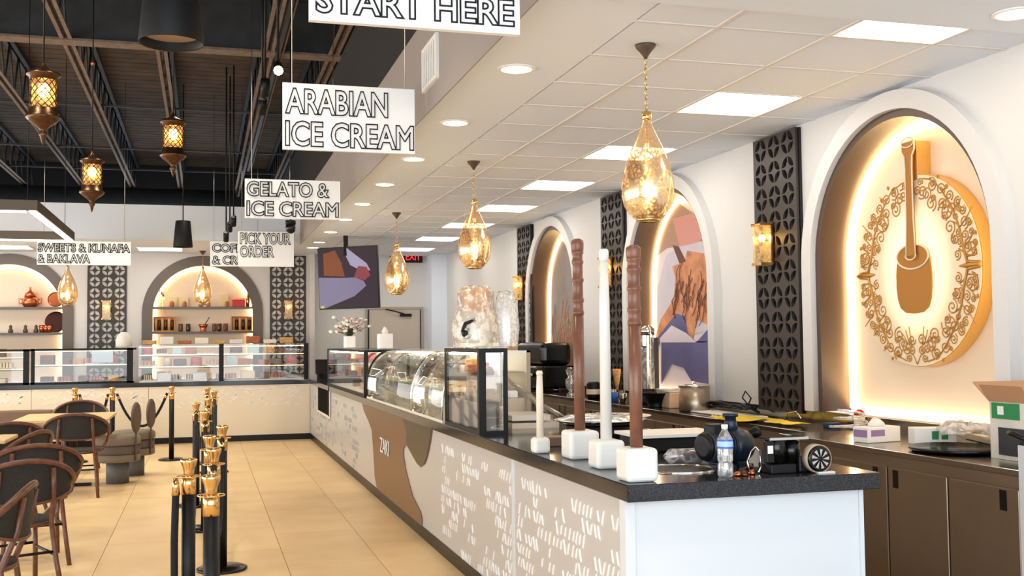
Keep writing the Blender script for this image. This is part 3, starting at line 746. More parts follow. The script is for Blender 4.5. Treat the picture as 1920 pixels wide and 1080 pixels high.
# ================================================================ LONG COUNTER
CX, CT = 1.62, .93
cn = thing('service_counter', 'long cream counter with brown wave graphic and embossed dash pattern', 'counter', (0, 0, 0))
TOE = mat('black_toe', (12, 10, 9), .35, spec=.3)
MB().box(CX+.02, 2.66, 4.05, 17.1, .09, .86).build('carcass', LACQ, cn)
MB().box(CX-.004, 2.62, 4.04, 17.1, 0, .09).build('toe_kick', TOE, cn)
seam_y = 5.62
def fpanel(y0, y1, lab=None):
    p_ = MB().box(CX, CX+.02, y0, y1, .09, .86).build('front_panel', LACQ, cn, lab); return p_
def relief(parent, y0, y1, dens=.5, seed=1, size=1.0, m_=RELIEF):
    """zig-zag embossed dashes standing proud of the panel"""
    q = random.Random(seed); mb = MB(); z = .12; row = 0
    while z < .80:
        y = y0+.04; on = q.random() < .5; run = 0
        while y < y1-.04:
            if run <= 0: on = q.random() < dens; run = q.randint(1, 5)
            run -= 1
            if on and q.random() < .8:
                d = 1 if q.random() < .38 else -1
                l = .030*size*q.uniform(.8, 1.2); dy = d*l*.40; w_ = .0036
                a = [(y-dy-w_, z-l+.0), (y-dy+w_, z-l), (y+dy+w_, z+l), (y+dy-w_, z+l)]
                q0_ = [mb.bm.verts.new((CX, *p_)) for p_ in a]; c = [(p_[0]*.5+y*.5 if 0 else p_[0]*.75+.25*(a[0][0]+a[1][0]+a[2][0]+a[3][0])/4, p_[1]*.75+.25*z) for p_ in a]
                q1_ = [mb.bm.verts.new((CX-.006, *p_)) for p_ in c]
                mb.bm.faces.new(q1_)
                for i in range(4): mb.bm.faces.new((q0_[i], q0_[(i+1) % 4], q1_[(i+1) % 4], q1_[i]))
            y += .052*q.uniform(.8, 1.25)
        z += .07; row += 1
    return mb.build('embossed_dashes', m_, parent, kind='stuff')
pA = fpanel(4.06, seam_y-.02); relief(pA, 4.06, seam_y-.02, .6, 3)
pB = fpanel(seam_y+.02, 7.55); relief(pB, seam_y+.02, 7.5, .58, 4)
pC = fpanel(7.55, 11.45); pD = fpanel(11.45, 14.2); relief(pD, 11.6, 14.2, .3, 6, m_=LACQ); pE = fpanel(14.2, 17.08); relief(pE, 14.3, 17, .3, 6, m_=LACQ)
MB().box(CX-.006, CX+.02, seam_y-.02, seam_y+.02, .09, .86).build('seam_strip', WHITEG, cn)
MB().box(CX-.008, CX+.035, 4.0, 4.06, .0, .86).build('corner_trim', WHITEG, cn)
MB().box(CX+.035, 2.68, 4.01, 4.05, .0, .86).build('end_panel', WHITEG, cn, 'glossy white end panel')
MB().box(2.68, 2.70, 4.0, 4.06, .0, .86).build('corner_trim', WHITEG, cn)
wv = [(680, 752), (683, 770), (692, 790), (698, 806), (700, 830), (702, 862), (704, 895), (708, 922), (792, 992), (793, 975), (790, 960), (782, 944), (775, 930), (768, 905), (762, 880), (758, 855), (758, 842), (762, 833), (768, 842), (775, 855), (783, 869), (790, 876), (798, 870), (803, 855), (808, 832), (811, 812), (812, 795), (812, 770)]
poly = []
for u, v in wv:
    p_ = P(u, v, 0, CX); poly.append((p_.y, min(.86, max(.091, p_.z))))
MC = frame((CX-.004, 0, 0), (0, 1, 0), (0, 0, 1), (1, 0, 0))
wave = plate('wave_graphic', [poly], .006, MC, BROWN, cn)
dpoly = []
for u, v in [(757, 775), (765, 812), (763, 826), (768, 840), (775, 853), (783, 867), (790, 874), (798, 868), (803, 853), (807, 832), (810, 812), (811, 795), (811, 775)]:
    p_ = P(u, v, 0, CX); dpoly.append((p_.y, min(.858, p_.z)))
plate('wave_dim_tone', [dpoly], .003, frame((CX-.0085, 0, 0), (0, 1, 0), (0, 0, 1), (1, 0, 0)), BROWND, cn)  # tone change from lighting reflections, painted as a darker brown plate
text('lettering', 'ZAKI', .2, TX(CX-.012, 10.12, .47), WHITE, cn, extrude=.002, sx=1.15, label='white letters')
# recessed black pass in the counter front
t = thing('till_recess', 'black framed recess cut in counter front near the far corner', 'recess', (CX, 15.05, .5))
MB().box(-.022, -.008, -.8, .8, 0, .03).box(-.022, -.008, -.8, -.76, .03, .425).box(-.022, -.008, .76, .8, .03, .425).build('frame', CREAMST, t)
MB().box(-.012, -.006, -.76, .76, .03, .425).build('black_panel', mat('matte_black', (4, 4, 4), .9, spec=.1), t)
MB().box(-.03, -.012, -.76, -.70, .03, .425).build('edge', BLACK, t)
# granite tops
gt = tag(MB().box(1.595, 2.74, 3.93, 17.06, .862, CT).bev(.004, 1).build('granite_worktop', GRANITE), 'black granite worktop along the long cream counter', 'worktop')
BY = 17.1
bc = thing('back_counter', 'cream counter under the pastry cases along the back', 'counter', (0, 0, 0))
MB().box(-5.5, 1.6, BY+.02, 17.8, .09, .86).build('carcass', LACQB, bc); MB().box(-5.5, CX-.005, BY-.004, 17.75, 0, .09).build('toe_kick', TOE, bc)
for k, (x0, x1) in enumerate([(-5.5, -4.1), (-4.1, -2.42), (-2.42, -.79), (-.79, CX)]):
    p_ = MB().box(x0+.004, x1-.004, BY, BY+.02, .09, .86).build('front_panel', LACQB, bc)
    mb = MB(); q = random.Random(k)
    for i in range(70):
        x, z = q.uniform(x0+.1, x1-.1), q.uniform(.55, .82); a = q.choice((-.5, .5)); mb.box(x-.035, x+.035, BY-.006, BY, z-.006, z+.006, Matrix.Rotation(a, 3, 'Y'))
    mb.build('embossed_dashes', RELIEF, p_, kind='stuff')
tag(MB().box(-5.5, 1.59, BY-.03, 17.8, .862, CT).bev(.004, 1).build('granite_worktop', GRANITE), 'black granite worktop under the back wall pastry cases', 'worktop')

# ================================================================ DISPLAY CASES
def box_frame(mb, x0, x1, y0, y1, z0, z1, w_=.022):
    for x in (x0, x1-w_):
        for y in (y0, y1-w_): mb.box(x, x+w_, y, y+w_, z0, z1)
    for z in (z0, z1-w_):
        for x in (x0, x1-w_): mb.box(x, x+w_, y0+w_, y1-w_, z, z+w_)
        for y in (y0, y1-w_): mb.box(x0+w_, x1-w_, y, y+w_, z, z+w_)
    return mb
PASTRY = [mat('pastry_a', (206, 160, 100), .7, var=.3, vscale=30), mat('pastry_b', (176, 98, 60), .6, var=.3, vscale=30), mat('pastry_c', (236, 222, 196), .6), mat('pastry_d', (110, 70, 46), .6), mat('pastry_e', (204, 70, 60), .5)]
def sqcase(x0, x1, y0, y1, z1, label, wd=.04):
    t = thing('glass_display_case', label, 'display case', (x0, y0, CT)); W, D, H = x1-x0, y1-y0, z1-CT
    mb = MB()
    for (x, y) in ((0, 0), (W-wd, 0), (0, D-wd), (W-wd, D-wd)): pass
    box_frame(mb, 0, W, 0, D, .0, H, .025); mb.box(-.004, wd, -.004, wd, 0, H); mb.build('frame', BLACK, t)
    MB().box(.006, .012, .05, D-.03, .025, H-.025).build('glass_front', GLASS, t)
    MB().box(.045, W-.03, .006, .012, .025, H-.025).build('glass_end', glassy('end_glass', refl=.22), t)
    MB().box(.0, W, .0, D, H-.004, H+.008).build('top', PLASTIC if y0 < 9 else GLASS, t)
    MB().box(W-.03, W-.02, .06, D-.03, .02, H-.03).build('rear_panel', CREAMST, t)
    MB().box(.03, W-.03, .03, D-.03, .0, .02).build('base', WHITE, t)
    for z in (.19, .35): MB().box(.03, W-.03, .05, D-.05, z, z+.008).build('shelf', GLASS, t)
    MB().tube([(.04, .06, H-.035), (.04, D-.06, H-.035)], .008).build('light_strip', LEDK, t)
    return t
ya = P(900, 822, 0, 1.605).y; yb = P(834, 798, 0, 1.605).y; xe = P(952, 700, 1, ya).x
print('case1', ya, yb, xe)
c1 = sqcase(1.605, xe, ya, yb, 1.455, 'black framed square glass case nearest on the long counter')
c2 = sqcase(1.62, 2.10, 11.2, 14.7, 1.42, 'black framed square glass case beyond the curved ice cream case')
ORD = ['first', 'second', 'third', 'fourth', 'fifth', 'sixth', 'seventh', 'eighth', 'ninth', 'tenth', 'eleventh', 'twelfth', 'thirteenth', 'fourteenth', 'fifteenth']
def items_row(n, x0, x1, y0, y1, z, kinds, label, group, cat='pastry', seed=1, sz=(.03, .05), hh=(.03, .07), axis='y', shape=None):
    q = random.Random(seed)
    for i in range(n):
        f = (i+.5)/n; x = x0+(x1-x0)*(f if axis == 'x' else .5); y = y0+(y1-y0)*(f if axis == 'y' else .5); h = q.uniform(*hh); r = q.uniform(*sz)
        mb = MB(); kk = shape or q.choice(('loaf', 'round'))
        if kk == 'loaf': mb.box(-r, r, -r*.8, r*.8, 0, h, taper=.85).bev(.006, 1)
        elif kk == 'jar': mb.lathe([(r*.8, 0), (r, h*.1), (r, h*.7), (r*.7, h*.85), (r*.75, h)], n=10)
        else: mb.lathe([(r, 0), (r*1.05, h*.4), (r*.7, h*.85), (.004, h)], n=12)
        o = mb.build(cat.replace(' ', '_'), q.choice(kinds)); o.location = (x, y, z); tag(o, label+(', %s from the near end' % ORD[i] if n > 1 else ''), cat, group)
items_row(7, (1.62+xe)/2, (1.62+xe)/2, ya+.1, yb-.1, CT+.36, PASTRY[:4], 'small sweet on shelf of nearest square case', 'sweets on the shelf of the nearest square case', 'sweet', 3, (.03, .045), (.04, .1))
o = MB().box(1.64, xe-.05, ya+.08, yb-.08, CT+.021, CT+.185).bev(.01).build('cream_tub', LACQ); tag(o, 'pale block shaped tub filling lower half of nearest square case', 'tub')
for i in range(9): items_row(1, 1.86, 1.86, 11.6+.3*i, 11.8+.3*i, CT+(.021, .199, .36)[i % 3], PASTRY, '%s pastry from the near end in the far black framed case, %s' % (ORD[i], ('lower level', 'middle shelf', 'top shelf')[i % 3]), 'pastries in the far square case', 'pastry', 20+i, (.05, .08), (.05, .09))
# curved glass ice cream case
gc = thing('curved_ice_cream_case', 'curved glass ice cream display case in the middle of the long counter', 'display case', (1.605, yb+.08, CT)); GL = 10.95-yb-.08
prof = [(.0, .02), (.0, .12)]+[(.34-.34*math.cos(a), .12+.36*math.sin(a)) for a in [PI/2*i/12 for i in range(1, 13)]]+[(.62, .485)]
def strip(y0, y1, nm, m_, th=.006):
    mb = MB(); n = len(prof); ia = []
    outer = [(x, z) for x, z in prof]; inner = [(x+th*.7, z-th) for x, z in prof]
    mb.loops([[(x, y0, z) for x, z in outer+inner[::-1]], [(x, y1, z) for x, z in outer+inner[::-1]]])
    return mb.build(nm, m_, gc)
gm = GL*.32
strip(.03, gm-.03, 'curved_glass', GLASSC); strip(gm+.03, GL-.03, 'curved_glass', GLASSC)
for y in (.0, gm, GL): MB().tube([(x, y, z) for x, z in prof], .014 if y > 1 else .01, 8).build('curved_frame', BLACK if y > 3 else CHROME, gc)
MB().box(.0, .9, .0, GL, .0, .02).build('base', CREAMST, gc)
MB().box(.86, .9, .0, GL, .02, .50).build('rear_panel', mat('case_rear', (170, 158, 142), .4), gc)
MB().box(.3, .9, .0, GL, .485, .5).build('top', CHROME, gc)
MB().box(.06, .86, .05, GL-.05, .02, .16).build('tub_well', mat('well_cream', (220, 212, 196), .4), gc)
MB().box(.45, .86, .05, GL-.05, .34, .348).build('glass_shelf', GLASSC, gc)
MB().box(.42, .45, .05, GL-.05, .466, .478).build('light_strip', LEDK, gc)
gc.scale = (.72, 1, 1)
ICE = [mat('ice_cream_%d' % i, c, .6, bump=.5, bscale=20) for i, c in enumerate([(240, 226, 196), (226, 190, 150), (196, 160, 120), (236, 236, 230), (170, 176, 150), (208, 150, 140)])]
for i in range(10):
    for j in range(2):
        t = thing('gelato_pan', 'steel ice cream pan in the curved case, %s row, %s from the near end' % (('front', 'rear')[j], ORD[i]), 'ice cream pan', (1.605+.07+j*.26, yb+.14+(GL-.1)/10*i, CT+.162), 0, 'ice cream pans in the curved case'); t.scale = (.72, 1, 1)
        MB().box(0, .33, 0, .3, 0, .012).box(0, .012, 0, .3, .012, .05).box(.318, .33, 0, .3, .012, .05).box(.012, .318, 0, .012, .012, .05).box(.012, .318, .288, .3, .012, .05).build('pan', CHROME, t)
        mb = MB(); rings = []; q = random.Random(i*3+j)
        for k in range(6): rings.append([(.014+.302*a, .014+.272*k/5, .03+.035*math.sin(PI*a)*math.sin(PI*(k+.2)/5.5)+q.uniform(0, .018)) for a in [b/6 for b in range(7)]])
        mb.loops(rings, closed=False, cap=False).build('ice_cream', ICE[(i*2+j) % 6], t)

# ---------------- objects on top of the cases
zc2 = 1.43
t = thing('flower_vase', 'white square vase of dried white flowers on the far square case', 'vase', (1.86, 14.2, zc2+.001)); t.scale = (.55, .55, .55)
MB().box(-.13, .13, -.13, .13, 0, .28, taper=1.15).bev(.02).build('pot', WHITE, t)
mb = MB(); mf = MB(); mo = MB(); q = random.Random(9)
for k in range(60):
    a = q.uniform(0, 2*PI); s = q.uniform(.1, .55); h = q.uniform(.1, .45); tip = Vector((s*math.cos(a)*.9, s*math.sin(a)*.9, .28+h))
    mb.tube([(0, 0, .25), (tip.x*.4, tip.y*.4, .3+h*.5), tip], .006, 4)
    (mo if k % 6 == 0 else mf).sphere(.035+q.random()*.02, tip, .7, 6, 4)
mb.build('stem', mat('stem_green', (70, 84, 56), .8), t, kind='stuff'); mf.build('white_blossom', PAPER, t, kind='stuff'); mo.build('orange_blossom', mat('blush', (222, 160, 130), .8), t, kind='stuff')
t = thing('tissue_box', 'white tissue box on top of the far square case', 'tissue box', (1.9, 11.58, zc2+.001))
MB().box(-.075, .075, -.075, .075, 0, .16).bev(.006).build('box', WHITE, t); MB().lathe([(.03, .16), (.035, .19), (.02, .22), (.003, .235)], n=7).jit(.006).build('tissue', PAPER, t)
# wrapped machine on top of near case
t = thing('wrapped_machine', 'plastic wrapped machine with orange hopper on the nearest square case', 'machine', ((1.605+xe)/2+.03, ya+.55, 1.464)); t.scale = (.62, .62, .62)
MB().box(-.2, .2, -.2, .2, 0, .04).build('foot_plate', CREAMST, t)
MB().lathe([(.17, .04), (.19, .10), (.19, .26), (.12, .34), (.10, .38)], n=20).build('body', mat('body_white', (226, 222, 216), .4), t)
MB().lathe([(.09, .34), (.13, .42), (.15, .60), (.13, .62), (.01, .58)], n=16).build('hopper', mat('orange_hopper', (226, 160, 84), .4, var=.35, vscale=12), t)
MB().tube([(-.2, -.12, .10), (-.16, -.2, .24), (-.06, -.21, .28)], .022, 8).build('handle', BLACK, t)
MB().sphere(.06, (-.14, -.16, .14)).build('black_dial', BLACK, t)
MB().lathe([(.24, .0), (.26, .12), (.24, .3), (.2, .42), (.19, .60), (.13, .645)], n=14, cap=False).jit(.014, 4).build('plastic_wrap', WRAP, t, 'cloudy plastic wrap')
MB().lathe([(.12, .0), (.14, .2), (.12, .45), (.09, .58), (.002, .59)], (.33, .0, 0), n=12, cap=False).jit(.012, 5).build('plastic_wrap', PLASTIC, t)
# wrapped white machine to its right with draped plastic
q_ = P(1010, 745, 2, CT)
t = thing('wrapped_display', 'plastic sheet draped in a slope over trays beside the nearest case', 'plastic sheet', (xe+.10, ya+.35, CT))
mb = MB(); q = random.Random(3); rings = []
for i in range(9):
    a = i/8; rings.append([(.42*a, .5-.5*b, .36*(1-a)**1.2*(1-.25*b)+.05+q.uniform(0, .03)) for b in [k/7 for k in range(8)]])
mb.loops(rings, closed=False, cap=False).build('sheet', WRAP, t)
for k in range(2): MB().box(.04, .36-.06*k, .05, .42, .0+.05*k, .035+.05*k).build('tray', [CREAMST, PAPER][k], t)
# black register at the far corner, yellow post, dark drinks things
t = thing('till_screen', 'black till screen on the far end of the long counter', 'till', (1.78, 16.3, CT))
MB().box(-.1, .1, -.08, .08, 0, .02).build('foot', BLACK, t); MB().box(-.02, .02, -.02, .02, .02, .12).build('stand', BLACK, t)
MB().box(-.16, .16, -.02, .01, .10, .32, Matrix.Rotation(R(-15), 3, 'X')).build('screen', BLACKG, t)
t = thing('till_screen', 'second black till at the end of the pastry cases', 'till', (1.40, 17.0, CT)); MB().box(.32, .5, -.1, .1, 0, .24).bev(.01).build('body', BLACK, t)
MB().box(.34, .48, -.115, -.1, .05, .2).build('screen', BLACKG, t)

# ================================================================ PENINSULA THINGS
def stickset(u, v, zb, size, hb, z_top_uv, r, mtl, label, ridges, base_label, rb=.008):
    """square white block with a tall baton"""
    c = P(u+9, v, 2, CT); x, y = c.x, c.y+size/2
    b = MB().box(-size/2, size/2, -size/2, size/2, 0, hb, taper=.97).bev(.018, 3).build('stone_block', WAX); b.location = (x, y, CT); tag(b, base_label, 'block')
    t = thing('tall_baton', label, 'baton', (x, y, CT+hb)); zt = P(z_top_uv[0], z_top_uv[1], 1, y).z-CT-hb
    if ridges:
        pr = [(r*1.0, 0), (r*1.0, zt*.3), (r*.98, zt*.6)]
        z = zt*.60
        MB().lathe(pr+[(r*.95, z)], n=18).build('shaft', mtl, t)
        pr = [(r*.95, z)]; n = 5
        for k in range(n):
            z1 = z+(zt*.93-z)*(k+1)/n; pr += [(r*1.12, z+.006), (r*1.12, z+.014), (r*.96, z+.022), (r*.93, z1-.004)]; z = z1
        pr += [(r*1.15, z+.01), (r*1.2, z+.04), (r*1.1, zt-.008), (r*.6, zt)]
        MB().lathe(pr, n=18).build('turned_grip', mtl, t)
    else:
        MB().lathe([(r*1.08, 0), (r*.98, zt*.7), (r*.8, zt*.93)], n=18).build('shaft', mtl, t)
        MB().lathe([(r*.8, zt*.93), (r*.95, zt*.96), (r*.95, zt-.01), (r*.7, zt)], n=18).build('knob', mtl, t)
    return t
stickset(1198, 905, 0, .135, .135, (1194, 460), .026, STICK, 'tall reddish brown turned baton in the block nearest the corner', True, 'white block holding the nearer brown baton')
stickset(1139, 880, 0, .135, .125, (1130, 467), .024, WAX, 'tall plain white baton between the two brown ones', False, 'white block holding the tall white baton')
stickset(1089, 862, 0, .15, .135, (1087, 448), .026, STICK, 'tall reddish brown turned baton in the farther block', True, 'white block holding the farther brown baton')
stickset(1009, 851, 0, .085, .08, (1009, 695), .018, CREAMST, 'short cream baton in a small block near the glass case', False, 'small cream block holding the short baton')
# inset round wells
def well(x, y, r, label):
    t = thing('round_well', label, 'freezer well', (x, y, CT))
    MB().lathe([(r, .0), (r+.012, .004), (r+.012, .0)], n=36, cap=False).lathe([(r, 0), (r+.012, .006), (r-.004, .006), (r-.004, .0)], n=36, cap=False).build('steel_rim', CHROME, t)
    MB().cyl(r-.003, .0008, .002, n=36).build('dark_opening', mat('well_dark', (12, 13, 15), .6), t); return t
well(2.0, 4.33, .15, 'round dark well with steel rim behind the nearest white block')
well(2.05, 5.05, .15, 'round dark well with steel rim behind the farther brown baton')
well(1.98, 5.75, .15, 'round dark well beside the small cream block')
# pump
t = thing('electric_pump', 'navy blue electric pump motor with finned housing on the granite', 'pump', (2.27, 4.36, CT), R(8)); t.scale = (.76, .76, .66)
My = Matrix.Rotation(R(90), 3, 'Y'); zc = .14
mb = MB().lathe([(.085, -.18), (.1, -.175), (.1, -.02)], (0, 0, zc), 24, My)
mb.build('motor_body', NAVY, t)
fin = MB()
for k in range(9): fin.lathe([(.098, -.155+.016*k), (.11, -.155+.016*k), (.11, -.150+.016*k), (.098, -.150+.016*k)], (0, 0, zc), 24, My, cap=False)
fin.build('cooling_fins', NAVY, t)
MB().lathe([(.06, -.2), (.09, -.195), (.095, -.178), (.02, -.175)], (0, 0, zc), 20, My).build('fan_cover', BLACK, t)
MB().lathe([(.105, -.02), (.115, .0), (.12, .05), (.1, .1), (.06, .13), (.035, .14)], (0, 0, zc), 24, My).build('pump_casing', NAVY, t)
MB().lathe([(.05, .0), (.036, .06), (.032, .1), (.046, .105), (.046, .125), (.03, .128)], (.0, 0, zc+.09), 18).build('outlet_neck', NAVY, t)
MB().box(-.16, -.05, -.05, .05, zc+.08, zc+.15).bev(.012).build('terminal_box', BLACK, t)
MB().lathe([(.028, .10), (.03, .17), (.04, .172), (.04, .2), (.02, .2)], (.0, 0, zc+.03), 14, Matrix.Rotation(R(75), 3, 'Y')).build('inlet_cap', BLACK, t)
MB().box(-.15, -.02, -.08, .08, 0, .02).box(-.12, -.05, -.06, .06, .02, .06).box(.0, .1, -.08, .08, 0, .02).box(.01, .09, -.05, .05, .02, .08).build('foot', NAVY, t)
# water bottle
b_ = P(1363, 895, 2, CT)
t = thing('water_bottle', 'clear plastic water bottle with blue label on the granite edge', 'bottle', (b_.x, b_.y+.012, CT))
MB().lathe([(.026, 0), (.032, .008), (.032, .05), (.028, .06), (.032, .07), (.032, .115), (.03, .12), (.032, .125), (.032, .155), (.022, .175), (.013, .19), (.012, .2)], n=20, cap=False).build('bottle', glassy('bottle_clear', refl=.2, film=.25, scale=60), t)
MB().lathe([(.033, .118), (.033, .155)], n=20, cap=False).build('label', BLUE, t); MB().lathe([(.0335, .126), (.0335, .148)], n=20, cap=False).build('label_band', mat('label_light', (170, 205, 240), .4), t)
MB().cyl(.0135, .198, .215).build('cap', WHITE, t)
# motor with fan wheel
t = thing('compressor_motor', 'black motor unit with a round fan wheel at its right end', 'motor', (2.42, 4.08, CT), R(0)); t.scale = (.80, .80, .80)
MB().box(-.17, -.02, -.06, .08, 0, .05).bev(.006).build('base', BLACK, t)
MB().lathe([(.02, .05), (.055, .055), (.055, .17), (.045, .18), (.01, .18)], (-.11, .0, 0), 18).build('cylinder', BLACKG, t)
MB().lathe([(.02, .05), (.05, .055), (.05, .165), (.01, .17)], (-.01, .02, 0), 18).build('cylinder', BLACKG, t)
MB().box(-.20, -.155, -.07, -.03, .06, .17).bev(.005).build('control_box', BLACK, t); MB().box(-.195, -.165, -.074, -.07, .11, .15).build('white_sticker', WHITE, t)
MB().box(-.17, .06, -.05, .06, .175, .188).build('top_plate', CHROME, t)
Mf_ = Matrix.Rotation(R(90), 3, 'X')@Matrix.Identity(3)
cf = (.09, -.05, .075)
MB().lathe([(.07, 0), (.075, .0), (.075, .05), (.07, .05)], cf, 28, Mf_, cap=False).build('fan_ring', mat('pale_ring', (180, 160, 140), .4), t)
MB().lathe([(.058, .03), (.066, .035), (.066, .056), (.058, .058), (.002, .05)], cf, 28, Mf_).build('fan_disc', BLACKG, t)
mb = MB()
for k in range(9):
    a = 2*PI*k/9; mb.prism([(.012*math.cos(a), .012*math.sin(a)), (.052*math.cos(a-.1), .052*math.sin(a-.1)), (.052*math.cos(a+.25), .052*math.sin(a+.25))], Matrix.Translation(Vector(cf))@Matrix.Rotation(R(90), 4, 'X'), .058, .063)
mb.build('fan_blades', CHROME, t)
MB().box(.0, .09, -.05, .04, .0, .09).bev(.01).build('housing', BLACK, t)
t = tag(MB().tube([(0, 0, .005), (.0, .02, .05), (.02, .02, .09), (.03, .0, .11), (.05, .0, .09), (.055, .0, .03), (.03, -.02, .004)], .004, 6).build('copper_tube', CHROME), 'thin bent metal tube between water bottle and motor', 'tube'); t.location = (2.22, 4.10, CT)
t = tag(MB().box(-.04, .04, -.012, .012, 0, .006).build('white_card', PAPER), 'small white card on the granite edge below the fan wheel', 'card'); t.location = (2.52, 4.0, CT)
t = thing('wrapped_fitting', 'brown fitting wrapped in clear plastic lying left of the pump', 'fitting', (2.13, 4.52, CT))
MB().lathe([(.015, -.09), (.03, -.07), (.03, -.02), (.02, .0), (.028, .03), (.03, .07), (.012, .09)], (0, 0, .034), 14, My).build('fitting', mat('dark_copper', (96, 54, 40), .3, metal=.6), t)
MB().lathe([(.01, -.11), (.035, -.08), (.034, .0), (.036, .07), (.012, .115)], (0, 0, .036), 10, My, cap=False).jit(.004).build('wrapper', PLASTIC, t)
q = random.Random(11)
for k, (u, v) in enumerate([(1385, 893), (1395, 886), (1405, 880), (1412, 890), (1420, 884), (1398, 893)]):
    c = P(u, v, 2, CT); s = .012+.008*q.random()
    o = MB().lathe([(s, 0), (s*1.1, s*.5), (s*.7, s*1.1), (.002, s*1.2)], n=7).jit(.002, k).build('pipe_fitting', [COPPER, GREEN if 0 else DARKSTEEL, BRASS][k % 3]); o.location = (c.x, c.y+.01, CT); tag(o, 'small metal pipe fitting beside the water bottle, %s one from the bottle' % ORD[k], 'fitting', 'fittings scattered beside the water bottle')
# trays and black box behind
t = thing('ice_machine', 'low black machine with white tray on top behind the white baton', 'machine', (2.33, 5.15, CT))
MB().box(-.22, .22, -.15, .15, .0, .07).bev(.008).build('body', BLACK, t); MB().box(-.24, .24, -.17, .17, .075, .09).build('white_tray', PAPER, t); MB().box(-.2, .2, -.13, .13, .07, .075).build('spacer', BLACK, t)
MB().box(.1, .17, -.156, -.15, .02, .05).build('chrome_badge', CHROME, t)
t = thing('round_tray', 'big round metal tray with clear plastic cover beside the nearest case', 'tray', (2.25, 5.95, CT+.0))
MB().cyl(.21, .0, .07, n=28).build('black_drum', BLACK, t); MB().lathe([(.19, .07), (.27, .10), (.275, .105), (.26, .105), (.19, .08)], n=32, cap=False).build('rim', CHROME, t)
MB().lathe([(.26, .104), (.2, .125), (.1, .13), (.002, .135)], n=20, cap=False).jit(.004).build('cover', PLASTIC, t)
t = thing('round_tray', 'oval light dish with brown bottom behind the short cream baton', 'tray', (2.5, 6.4, CT+.0))
MB().cyl(.12, .0, .06).build('foot', BLACK, t); MB().lathe([(.12, .06), (.24, .085), (.25, .09), (.235, .09), (.1, .068), (.002, .066)], n=32).build('dish', CREAMST, t)
t = thing('small_bowl', 'small white bowl of brown paste left of the farther brown baton', 'bowl', (2.28, 5.52, CT)); MB().lathe([(.03, 0), (.065, .045), (.07, .05), (.06, .045), (.002, .03)], n=20).build('bowl', PAPER, t); MB().cyl(.055, .036, .044).build('paste', PASTRY[3], t)
t = tag(MB().box(-.1, .1, -.06, .06, 0, .05).bev(.004, 1).build('brown_box', mat('dark_box', (110, 84, 66), .5)), 'small flat brown glass topped box at base of nearest case', 'box'); t.location = (1.82, 5.55, CT)

# ================================================================ STEEL CABINETS ON THE RIGHT
def steel_unit(x, y0, y1, zt, nd, label, first=False):
    t = thing('steel_cabinet', label, 'cabinet', (x, y0, 0)); D = y1-y0
    MB().box(.012, XW-x-.004, 0, D, .1, zt-.03).build('body', STEEL, t); MB().box(.05, XW-x-.004, 0, D, 0, .1).build('plinth', BLACK, t)
    for k in range(nd):
        a, b = D*k/nd, D*(k+1)/nd
        d = MB().box(-.008, .012, a+.006, b-.006, .12, zt-.09).bev(.003, 1).build('door', STEEL, t)
        hy = a+.10 if k % 2 == 0 else b-.07
        MB().box(-.0095, -.007, hy-.022, hy+.022, zt-.19, zt-.10+.0).build('recessed_handle', BLACKG, d)
    return t
steel_unit(3.42, 3.9, 4.84, .915, 2, 'brushed steel double door cabinet at the right edge of the counter run')
steel_unit(3.42, 4.84, 5.9, .915, 2, 'brushed steel cabinet behind the corner of the granite peninsula')
for k in range(4): steel_unit(3.62, 5.9+1.9*k, 5.9+1.9*(k+1), .915, 4, 'brushed steel cabinet along right wall, %s behind the white blocks' % ('first', 'second', 'third', 'fourth')[k])
tag(MB().box(3.40, XW-.01, 3.88, 5.9, .885, .915).bev(.003, 1).build('steel_worktop', STEELT), 'reflective steel worktop under the mortar disc arch', 'worktop')
tag(MB().box(3.60, XW-.01, 5.9, 13.5, .885, .915).bev(.003, 1).build('steel_worktop', mat('dark_top', (70, 58, 50), .15, metal=.5)), 'dark polished worktop along the right wall under the mural arches', 'worktop')
tag(MB().box(XW-.03, XW-.002, 3.6, 13.5, .916, .998).build('splashback', STEELT), 'low steel splashback along the foot of the right wall', 'splashback')
tag(MB().box(3.35, 3.5, 3.72, 3.83, 0, 1.03).build('white_post', mat('grey_white_post', (205, 207, 210), .5)), 'pale upright post at the right frame edge', 'post')
WT = .916
def onw(u, v): return P(u, v, 2, WT)
# carton
c = onw(1905, 860)
t = thing('carton', 'open cardboard box with green and white print at the right edge', 'box', (3.78, 4.33, WT))
MB().box(-.15, .15, -.28, -.002-.0, 0, .27).build('box', mat('printed_white', (214, 208, 198), .7, var=.1), t)
MB().box(-.154, -.15, -.2, -.02, .19, .265).build('green_label', GREEN, t); MB().box(-.154, -.15, -.26, -.06, .02, .15).build('dark_print', DARKSTEEL, t); MB().box(-.155, -.15, -.1, -.06, .21, .25).build('white_print', PAPER, t)
MB().box(-.15, .15, -.004, .14, .268, .274, Matrix.Rotation(R(38), 3, 'X'), (0, 0, .27)).build('flap', CARD, t)
MB().box(-.25, -.15, -.28, -.002, .268, .274, Matrix.Rotation(R(55), 3, 'Y'), (-.15, 0, .27)).build('flap', CARD, t)
t = thing('pan_handle', 'black clamp handled pan resting on the pale post', 'pan', (3.41, 3.77, 1.031)); MB().box(-.06, .09, -.05, .05, 0, .02).bev(.004, 1).build('rim', BLACK, t); MB().tube([(-.05, 0, .02), (-.09, .05, .05), (-.05, .12, .045), (.02, .14, .03)], .012).build('handle', BLACK, t)
